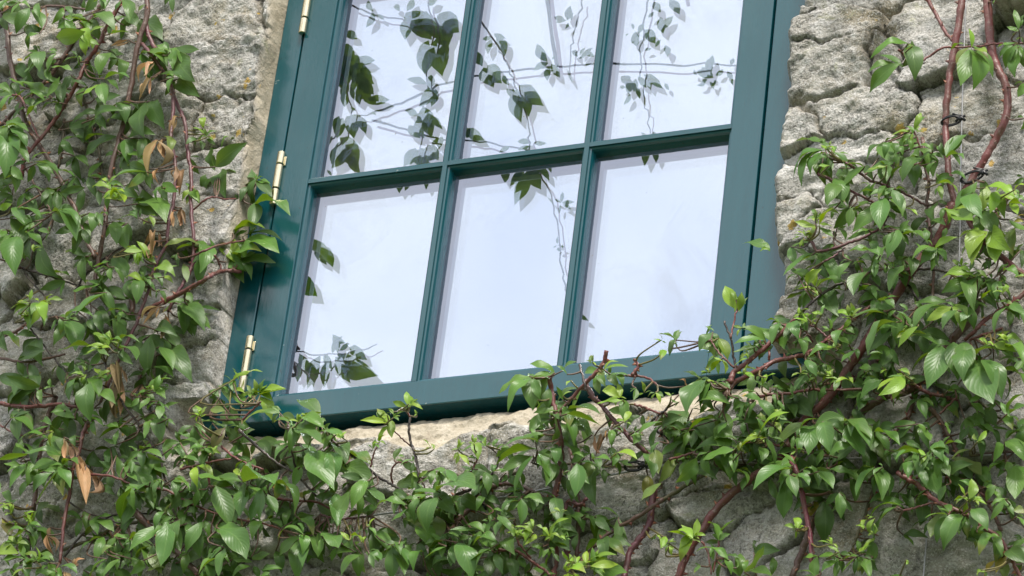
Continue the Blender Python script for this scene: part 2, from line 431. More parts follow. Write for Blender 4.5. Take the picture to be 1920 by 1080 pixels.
order = np.argsort(wz); zsort = wz[order]
for i, (sx, sz, sw, shh, rot_) in enumerate(seeds):
    lo, hi = np.searchsorted(zsort, [sz - 3.2 * max(shh, .05), sz + 3.2 * max(shh, .05)])
    ii = order[lo:hi]; ii = ii[np.abs(wx[ii] - sx) < 3 * sw]
    dx = wx[ii] - sx; dz = wz[ii] - sz; c_, s_ = math.cos(rot_), math.sin(rot_)
    d = ((np.abs(dx * c_ + dz * s_) / sw) ** 2.6 + (np.abs(dz * c_ - dx * s_) / shh) ** 2.6) ** (1 / 2.6)
    a, b = d1[ii], d2[ii]; better = d < a
    d2[ii] = np.where(better, a, np.minimum(b, d)); d1[ii] = np.where(better, d, a); idx[ii[better]] = i
edge = d2 - d1
ns = len(seeds); rr = np.random.default_rng(5)
off = rr.normal(0, .0050, ns); tx = rr.normal(0, .10, ns); tz = rr.normal(0, .16, ns); tone = np.clip(rr.normal(.42, .28, ns), 0, 1)
jw = .055 + .05 * fbm(X * 9, Z * 9, 21, 2)
joint = 1 - sstep(.0, 1, edge / np.maximum(jw, .02) * .55)
gap_d = sstep(-.25, .45, fbm(X * 7, Z * 7, 33, 2))          # some joints filled, some open
round_ = np.clip(1 - edge / .42, 0, 1) ** 2.2
relief = .0050 * fbm(X * 11, Z * 15, 41, 3) + .0034 * np.abs(fbm(X * 26, Z * 34, 47, 2)) + .0013 * fbm(X * 90, Z * 100, 51, 3, .62)
pits = sstep(.25, .75, fbm(X * 48, Z * 60, 61, 3)) * .0013
led = fbm(X * 5 + 7, Z * 30, 71, 3); relief = relief + .0013 * np.tanh(led * 4) * (tone[idx] > .35) + 0.0008 * fbm(X * 200, Z * 220, 73, 2)
hgt = -.034 + off[idx] + tx[idx] * (X - S[idx, 0]) + tz[idx] * (Z - S[idx, 1]) - relief + pits + .0052 * round_ + (.005 + .010 * gap_d) * joint
crk = 1 - sstep(.0, .055, np.abs(fbm(X * 6.5 + 3, Z * 13, 101, 3))); crk *= sstep(.05, .35, fbm(X * 5, Z * 5, 103, 2))
hgt = hgt + .0032 * crk
mortar = joint * .55 * sstep(.3, .8, 1 - gap_d)
jt = joint * (0.25 + .75 * gap_d)
joint = np.maximum(joint, crk * .8)
# window opening
zz = np.array([at(px, py, -.045)[[0, 2]] for px, py in ((1492, -60), (1483, 0), (1484, 25), (1470, 32), (1467, 55), (1470, 78), (1474, 95), (1466, 115), (1468, 150), (1461, 185), (1457, 215), (1450, 250), (1445, 285), (1455, 308), (1443, 318), (1441, 400), (1443, 440), (1450, 468), (1452, 515), (1442, 545), (1441, 566), (1432, 590), (1434, 625), (1442, 648), (1426, 672), (1416, 705))])
o_ = np.argsort(zz[:, 1]); xr = np.interp(Z, zz[o_, 1], zz[o_, 0]) + .0018 * fbm(Z * 160, Z * 0 + .5, 77, 3) + .010 * sstep(.30, .6, Z) * fbm(Z * 9, Z * 0, 7, 2)
zl = np.array([at(px, py, -.034)[[0, 2]] for px, py in ((523, -60), (517, 0), (508, 60), (501, 110), (495, 160), (484, 215), (470, 250), (467, 330), (452, 400), (440, 470), (432, 540), (421, 620), (412, 690), (408, 740))])
o_ = np.argsort(zl[:, 1]); xl = np.interp(Z, zl[o_, 1], zl[o_, 0]) + .0035 * fbm(Z * 13, Z * 0 + 3.5, 79, 2) - .009
topz = RT + .045
inz = (Z > ZC - .02) & (Z < topz + .04)
# left reveal
wl_ = sstep(-.003, .001, X - xl) * inz
rev = -.030 + (X - xl) / np.maximum(XL0 - xl, .004) * .037 + .0022 * fbm(X * 45, Z * 40, 83, 4, .6)
m1 = (X > xl - .004) & (X < .1) & (Z > ZC - .02) & (Z < topz + .04)
hgt = np.where(m1, hgt * (1 - wl_) + rev * wl_, hgt); mortar = np.where(m1, np.maximum(mortar * (1 - wl_), wl_ * .95), mortar); jt = np.where(m1, jt * (1 - wl_), jt)
# bottom mortar bed
xb0, xb1 = XL0 - .02, XR0 + .03
bw = .058 + .020 * fbm(X * 9, X * 0 + 1.2, 91, 3)
t = (ZC - .007 - Z) / bw
inx = sstep(xb0 - .03, xb0 + .01, X) * (1 - sstep(xb1 - .01, xb1 + .06, X))
wbm = (1 - sstep(.82, 1.12, t + .12 * fbm(X * 30, Z * 30, 95, 3))) * inx * (Z < ZC + .02)
bed = .024 - .040 * np.clip(t, 0, 1.3) ** .8 - .0050 * fbm(X * 22, Z * 34, 97, 4, .6) - .0030 * np.abs(fbm(X * 60, Z * 70, 98, 3))
m2 = (Z < ZC + .02) & (X > xb0 - .04)
hgt = np.where(m2, hgt * (1 - wbm) + bed * wbm, hgt); mortar = np.where(m2, np.maximum(mortar * (1 - wbm), wbm * .85), mortar); jt = np.where(m2, jt * (1 - wbm), jt)
# beige render smeared over the stones under the lower right corner
pr = at(1500, 690, -.03); wr = np.exp(-(((X - pr[0]) / .055) ** 2 + ((Z - pr[2]) / .050) ** 2)) ; mortar = np.maximum(mortar, sstep(.35, .75, wr + .2 * fbm(X * 25, Z * 25, 99, 3)) * .8)
# right edge: rough stone arris falling back to the frame
hgt = np.where((X < xr + .012) & (X > .2) & (Z > ZC - .004) & (Z < topz), hgt + .02 * (1 - sstep(-.0, .012, X - xr)) ** 2, hgt)
hole = (X > XL0 + .004) & (X < xr) & (Z > ZC - .010) & (Z < topz)
hgt = np.where((X > XL0) & (X < xr) & (Z > ZC - .010) & (Z < topz), .045, hgt)
hgt = np.where((X > .2) & (X < xr) & (X > xr - .006) & (Z > ZC - .010) & (Z < topz), .03, hgt)
nz_, nx_ = sh; I = np.arange(nz_ * nx_).reshape(sh)
quad = np.stack([I[:-1, :-1], I[:-1, 1:], I[1:, 1:], I[1:, :-1]], -1).reshape(-1, 4)
hc = hole[quad].all(1); quad = quad[~hc]
wall = mesh_obj("stone_wall", np.stack([X, hgt, Z], 1), quad, M_STONE, None, True, attrs={"tone": tone[idx], "mortar": mortar, "joint": jt})
tag(wall, "rough grey limestone rubble wall with yellow lichen around the teal window", "wall")
# ground below
g = mesh_obj("ground", [(-400, -400, GROUND_Z), (400, -400, GROUND_Z), (400, 400, GROUND_Z), (-400, 400, GROUND_Z)], [(0, 1, 2, 3)], M_GRASS); tag(g, kind="structure")

# ------------------------------------------------------------------ plants
exec_data = None
TILE = {1: (0, 0, 2.7), 2: (0, 360, 2.7), 3: (0, 700, 2.842), 5: (600, 680, 2.7), 6: (1240, 0, 2.7), 7: (1240, 360, 2.7), 8: (1240, 680, 2.7), 9: (600, 0, 2.7)}
def conv(t, x, y): ox, oy, s = TILE[t]; return ox + x / s, oy + y / s
CANES = [
 ('L',1,10,'r',(-.07,-.06),[(640,-60),(620,0),(560,100),(490,240),(440,310),(400,400),(330,530),(240,660),(130,800),(110,900)]),
 ('L',1,11,'b',(-.045,-.045),[(520,20),(470,90),(380,190),(330,280),(240,400),(160,480),(40,600),(-30,660)]),
 ('L',1,12,'b',(-.055,-.05),[(10,60),(40,180),(50,300),(100,500),(130,620),(230,780),(300,900),(380,1060),(420,1170),(480,1310)]),
 ('L',1,12,'b',(-.07,-.06),[(745,-50),(740,90),(700,220),(660,450),(620,640),(570,830),(545,1000),(530,1160),(500,1310),(480,1430)]),
 ('L',1,9,'p',(-.065,-.06),[(735,100),(760,200),(810,290),(850,400),(890,510),(935,620),(950,760),(970,900),(965,1040),(980,1200),(970,1350),(900,1480),(850,1580)]),
 ('L',1,8,'p',(-.07,-.09),[(720,220),(780,300),(850,400),(876,500),(866,700),(890,850),(880,1000),(850,1150),(840,1240),(790,1340),(740,1500),(680,1660),(620,1780),(585,1860),(510,2040)]),
 ('L',1,8,'o',(-.04,-.04),[(405,440),(450,590),(500,760),(520,900)]),
 ('L',1,7,'o',(-.04,-.04),[(325,600),(315,740),(290,860)]),
 ('L',1,4,'r',(-.09,-.12),[(980,1060),(1060,1000),(1140,1010),(1220,995),(1280,950)]),
 ('L',1,6,'b',(-.06,-.07),[(230,30),(330,35),(450,50)]),
 ('L',1,5,'r',(-.08,-.09),[(60,480),(110,500),(160,620),(200,700)]),
 ('L',1,5,'b',(-.06,-.08),[(110,820),(180,940),(240,1040),(270,1100)]),
 ('L',2,5,'d',(-.05,-.05),[(-20,330),(130,390),(260,430),(380,470),(440,480)]),
 ('L',2,10,'r',(-.08,-.12),[(700,620),(800,570),(900,520),(990,470),(1060,430),(1120,402),(1220,402)]),
 ('L',2,12,'b',(-.05,-.05),[(670,530),(670,680),(700,850),(715,970)]),
 ('L',2,7,'b',(-.05,-.06),[(-10,740),(90,700),(150,650),(200,610)]),
 ('L',2,4,'d',(-.07,-.07),[(140,670),(200,750),(280,850),(340,920)]),
 ('L',2,6,'b',(-.06,-.07),[(-10,840),(130,860),(250,840),(330,820)]),
 ('L',2,5,'r',(-.10,-.13),[(970,330),(1050,290),(1150,260),(1250,245)]),
 ('L',2,5,'r',(-.11,-.12),[(1085,320),(1110,360),(1122,400)]),
 ('L',2,5,'d',(-.05,-.05),[(380,500),(450,400),(600,290),(650,280)]),
 ('L',2,4,'d',(-.05,-.05),[(130,420),(200,500),(250,550)]),
 ('L',2,5,'b',(-.06,-.09),[(205,700),(230,650),(280,630)]),
 ('L',3,9,'r',(-.07,-.07),[(-10,160),(150,180),(300,165),(420,180)]),
 ('L',3,6,'d',(-.09,-.07),[(560,-60),(580,0),(650,150),(760,300),(850,450),(880,560),(960,640)]),
 ('L',3,9,'r',(-.09,-.09),[(470,260),(440,330),(420,420),(390,500),(370,640),(340,800),(320,1010)]),
 ('L',3,12,'b',(-.05,-.05),[(300,120),(240,280),(210,420),(190,650),(160,860),(150,980)]),
 ('L',3,15,'b',(-.085,-.06),[(690,720),(740,760),(830,850),(950,960),(1060,1070),(1110,1130)]),
 ('L',3,8,'o',(-.05,-.05),[(340,940),(500,880),(600,830),(720,795),(900,790)]),
 ('L',3,5,'r',(-.10,-.09),[(480,540),(600,550),(700,590),(800,608),(900,630),(1030,700),(1200,760),(1400,800),(1500,830)]),
 ('L',3,5,'r',(-.09,-.11),[(1115,600),(1110,480),(1140,380),(1180,330)]),
 ('L',3,6,'d',(-.12,-.08),[(1270,300),(1380,400),(1480,480),(1580,540),(1690,660)]),
 ('L',3,5,'d',(-.12,-.08),[(1540,300),(1560,440),(1590,560)]),
 ('B',3,6,'r',(-.07,-.07),[(1480,670),(1600,680),(1700,690),(1819,760)]),
 ('L',3,4,'r',(-.07,-.07),[(-10,270),(60,310),(130,335)]),
 ('L',3,4,'d',(-.06,-.06),[(370,690),(480,750),(640,800)]),
 ('L',3,5,'r',(-.11,-.12),[(1290,250),(1340,200),(1390,150)]),
 ('L',3,5,'r',(-.10,-.11),[(1180,390),(1240,440),(1320,480),(1400,510)]),
 ('L',3,5,'r',(-.10,-.11),[(960,510),(1050,490),(1160,465),(1230,455)]),
 ('L',3,5,'d',(-.06,-.05),[(340,980),(440,860),(600,760),(800,750)]),
 ('B',5,6,'d',(-.10,-.08),[(60,390),(120,440),(200,500),(290,575),(370,620),(440,665)]),
 ('B',5,6,'d',(-.09,-.10),[(505,590),(485,480),(460,400),(450,330),(460,270)]),
 ('B',5,3,'r',(-.09,-.11),[(470,430),(400,370),(340,315)]),
 ('B',5,4,'r',(-.10,-.11),[(458,275),(440,250),(420,230)]),
 ('B',5,4,'r',(-.10,-.11),[(255,530),(270,470),(300,400)]),
 ('B',5,4,'r',(-.08,-.10),[(370,620),(362,560),(385,510),(440,505)]),
 ('B',5,12,'r',(-.06,-.11),[(1210,790),(1185,700),(1205,600),(1222,480),(1215,380),(1190,240),(1170,140),(1162,70)]),
 ('B',5,8,'r',(-.12,-.10),[(1450,-60),(1435,0),(1370,80),(1300,150),(1230,230),(1200,280)]),
 ('B',5,10,'p',(-.11,-.08),[(1340,90),(1380,170),(1430,220),(1520,330),(1600,410),(1680,480)]),
 ('B',5,5,'d',(-.12,-.12),[(1316,10),(1335,90),(1345,140)]),
 ('B',5,9,'b',(-.06,-.06),[(680,820),(730,770),(800,690),(860,640),(930,615),(1010,625),(1100,665),(1180,715),(1225,800)]),
 ('B',5,12,'o',(-.045,-.045),[(640,810),(760,690),(850,640),(920,600),(1000,550)]),
 ('B',5,9,'b',(-.05,-.05),[(1230,320),(1255,400),(1280,500)]),
 ('B',5,8,'p',(-.06,-.06),[(1215,780),(1240,900),(1250,980),(1290,1100)]),
 ('B',5,10,'b',(-.055,-.055),[(1295,620),(1305,720),(1310,800),(1300,990)]),
 ('B',5,10,'r',(-.06,-.06),[(1180,880),(1200,980),(1180,1100)]),
 ('B',5,8,'b',(-.07,-.06),[(1740,690),(1600,785),(1500,840),(1420,900),(1355,965)]),
 ('B',5,14,'p',(-.06,-.06),[(1690,640),(1680,720),(1665,820),(1620,890),(1570,960),(1535,1100)]),
 ('B',5,6,'r',(-.09,-.08),[(900,950),(1000,955),(1090,1020),(1150,1060),(1180,1110)]),
 ('B',5,5,'r',(-.10,-.08),[(990,860),(1010,920),(1070,990)]),
 ('B',5,5,'o',(-.05,-.05),[(1120,520),(1300,515),(1480,525),(1680,520)]),
 ('B',5,5,'d',(-.08,-.08),[(740,600),(850,580),(905,490),(870,430)]),
 ('B',5,4,'r',(-.10,-.11),[(760,560),(790,500),(810,460)]),
 ('B',5,5,'r',(-.10,-.10),[(1550,65),(1650,75),(1710,115)]),
 ('B',5,7,'r',(-.11,-.11),[(1580,60),(1610,20),(1590,-20)]),
 ('B',5,5,'r',(-.10,-.10),[(1590,210),(1650,230),(1720,260)]),
 ('B',5,5,'d',(-.09,-.09),[(1760,230),(1700,280),(1630,330)]),
 ('B',5,5,'p',(-.07,-.08),[(0,770),(100,790),(260,775)]),
 ('B',5,8,'p',(-.06,-.06),[(1240,760),(1260,700),(1310,720),(1350,690)]),
 ('B',5,7,'d',(-.05,-.05),[(640,690),(770,640),(900,600)]),
 ('R',6,8,'r',(-.07,-.06),[(1330,-50),(1350,0),(1400,90),(1450,180),(1500,225)]),
 ('R',6,15,'r',(-.06,-.06),[(1530,-60),(1518,30),(1490,220),(1460,380),(1443,540),(1440,650),(1448,780),(1455,900),(1480,1010),(1500,1080)]),
 ('R',6,17,'r',(-.06,-.06),[(1640,-60),(1655,60),(1665,200),(1690,320),(1735,410),(1755,510),(1735,620),(1690,710),(1640,800),(1590,880),(1530,980),(1480,1060)]),
 ('R',6,5,'r',(-.10,-.07),[(1200,250),(1240,290),(1290,320),(1350,290),(1420,245),(1500,238),(1600,238)]),
 ('R',6,4,'r',(-.07,-.07),[(1600,238),(1700,220),(1790,222),(1850,215)]),
 ('R',6,3,'d',(-.09,-.08),[(1200,322),(1270,325),(1340,318)]),
 ('R',6,6,'p',(-.12,-.09),[(790,880),(850,905),(930,950),(1030,1000),(1100,1040)]),
 ('R',6,6,'p',(-.12,-.07),[(930,820),(1000,870),(1060,915),(1140,940),(1250,990),(1340,1040)]),
 ('R',6,7,'b',(-.06,-.06),[(1320,700),(1335,830),(1352,930),(1345,1060),(1380,1270),(1378,1400),(1370,1540)]),
 ('R',6,4,'r',(-.09,-.08),[(1270,650),(1300,720),(1330,800)]),
 ('R',7,18,'r',(-.07,-.06),[(1470,60),(1440,160),(1380,270),(1280,380),(1190,520),(1110,640),(1030,770),(950,890),(870,1010),(800,1090),(720,1160),(600,1350),(470,1440),(310,1570),(200,1720),(130,1840),(80,1960)]),
 ('R',7,15,'r',(-.08,-.08),[(1560,140),(1620,230),(1700,310),(1780,380),(1860,430)]),
 ('R',7,6,'p',(-.12,-.09),[(760,250),(800,300),(950,260),(1040,220),(1110,180),(1150,120)]),
 ('R',7,4,'p',(-.11,-.10),[(830,350),(880,320),(930,280)]),
 ('R',7,6,'d',(-.12,-.09),[(715,605),(760,560),(810,520),(880,475),(960,450),(1020,415),(1080,400)]),
 ('R',7,9,'r',(-.12,-.08),[(340,1000),(380,960),(500,900),(570,860),(650,840),(730,820),(800,780),(870,720),(930,680),(1000,620),(1090,560)]),
 ('R',7,10,'r',(-.12,-.11),[(350,960),(370,910),(450,850),(540,775),(620,700),(680,640)]),
 ('R',7,5,'d',(-.12,-.13),[(375,900),(365,830),(352,740),(318,655)]),
 ('R',7,4,'r',(-.13,-.13),[(350,740),(365,670),(383,600)]),
 ('R',7,4,'r',(-.12,-.13),[(368,890),(320,845),(280,800),(250,750)]),
 ('R',7,5,'r',(-.11,-.11),[(545,850),(545,820),(548,800)]),
 ('R',7,6,'r',(-.10,-.09),[(480,1040),(560,1025),(650,1020),(760,1000),(830,1002),(1010,1000)]),
 ('R',7,9,'r',(-.08,-.08),[(1850,500),(1780,560),(1650,640),(1600,690),(1540,750)]),
 ('R',7,6,'r',(-.08,-.08),[(1730,690),(1640,720),(1560,750)]),
 ('R',7,16,'b',(-.06,-.06),[(1600,560),(1570,640),(1480,740),(1400,860),(1330,940),(1240,1010),(1130,1040),(1000,1130),(930,1210),(880,1310)]),
 ('R',7,13,'b',(-.05,-.05),[(1150,780),(1080,860),(980,950),(900,1030)]),
 ('R',7,5,'d',(-.07,-.07),[(1270,395),(1350,390),(1430,402),(1470,420)]),
 ('R',7,5,'d',(-.06,-.06),[(1250,470),(1290,530),(1310,570)]),
 ('R',7,8,'b',(-.07,-.07),[(1690,110),(1740,50),(1790,10)]),
 ('R',7,4,'p',(-.11,-.10),[(700,680),(740,720),(770,760)]),
 ('R',7,4,'p',(-.11,-.10),[(750,670),(800,700),(840,735)]),
 ('R',8,11,'m',(-.10,-.09),[(655,480),(680,550),(700,620),(740,800),(755,900),(765,1035)]),
 ('R',8,9,'r',(-.10,-.08),[(1195,557),(1250,590),(1300,620),(1390,700),(1480,740),(1560,780),(1640,840),(1700,880),(1750,950),(1780,1010),(1820,1090)]),
 ('R',8,4,'r',(-.11,-.09),[(1220,750),(1300,730),(1385,708)]),
 ('R',8,15,'b',(-.055,-.055),[(765,780),(745,870),(710,960),(660,1090)]),
 ('R',8,7,'o',(-.055,-.055),[(1085,600),(1060,690),(1030,780),(990,880),(960,960)]),
 ('R',8,9,'b',(-.05,-.05),[(1280,160),(1270,220),(1240,290),(1180,360)]),
 ('R',8,9,'b',(-.06,-.06),[(1360,230),(1410,290),(1440,350),(1490,440),(1530,540),(1600,620),(1650,700),(1690,780),(1720,850)]),
 ('R',8,4,'r',(-.08,-.08),[(1410,260),(1460,210),(1500,170)]),
 ('B',8,8,'o',(-.055,-.055),[(-80,740),(0,700),(130,620),(260,550),(420,520),(560,505),(680,480)]),
 ('R',8,5,'r',(-.09,-.09),[(40,490),(100,475),(170,450)]),
 ('R',8,5,'r',(-.08,-.08),[(500,395),(600,420),(700,430)]),
 ('R',8,6,'r',(-.09,-.09),[(1360,480),(1330,540),(1290,590)]),
 ('R',8,6,'r',(-.08,-.07),[(1440,580),(1540,600),(1640,680)]),
 ('R',8,5,'b',(-.05,-.05),[(1560,470),(1700,455),(1836,450)]),
 ('R',8,4,'r',(-.08,-.08),[(200,900),(235,960),(255,1070)]),
 ('R',8,4,'r',(-.08,-.08),[(295,870),(285,960),(262,1060)]),
 ('R',8,7,'d',(-.06,-.05),[(0,1180),(-30,330),(30,380),(130,320)][1:]),
 ('R',8,7,'b',(-.06,-.06),[(840,150),(770,260),(640,300),(560,340)]),
 ('R',8,7,'r',(-.07,-.06),[(1250,90),(1340,150),(1420,170),(1500,190)]),
 ('R',8,6,'o',(-.05,-.05),[(1600,190),(1700,270),(1836,350)]),
]
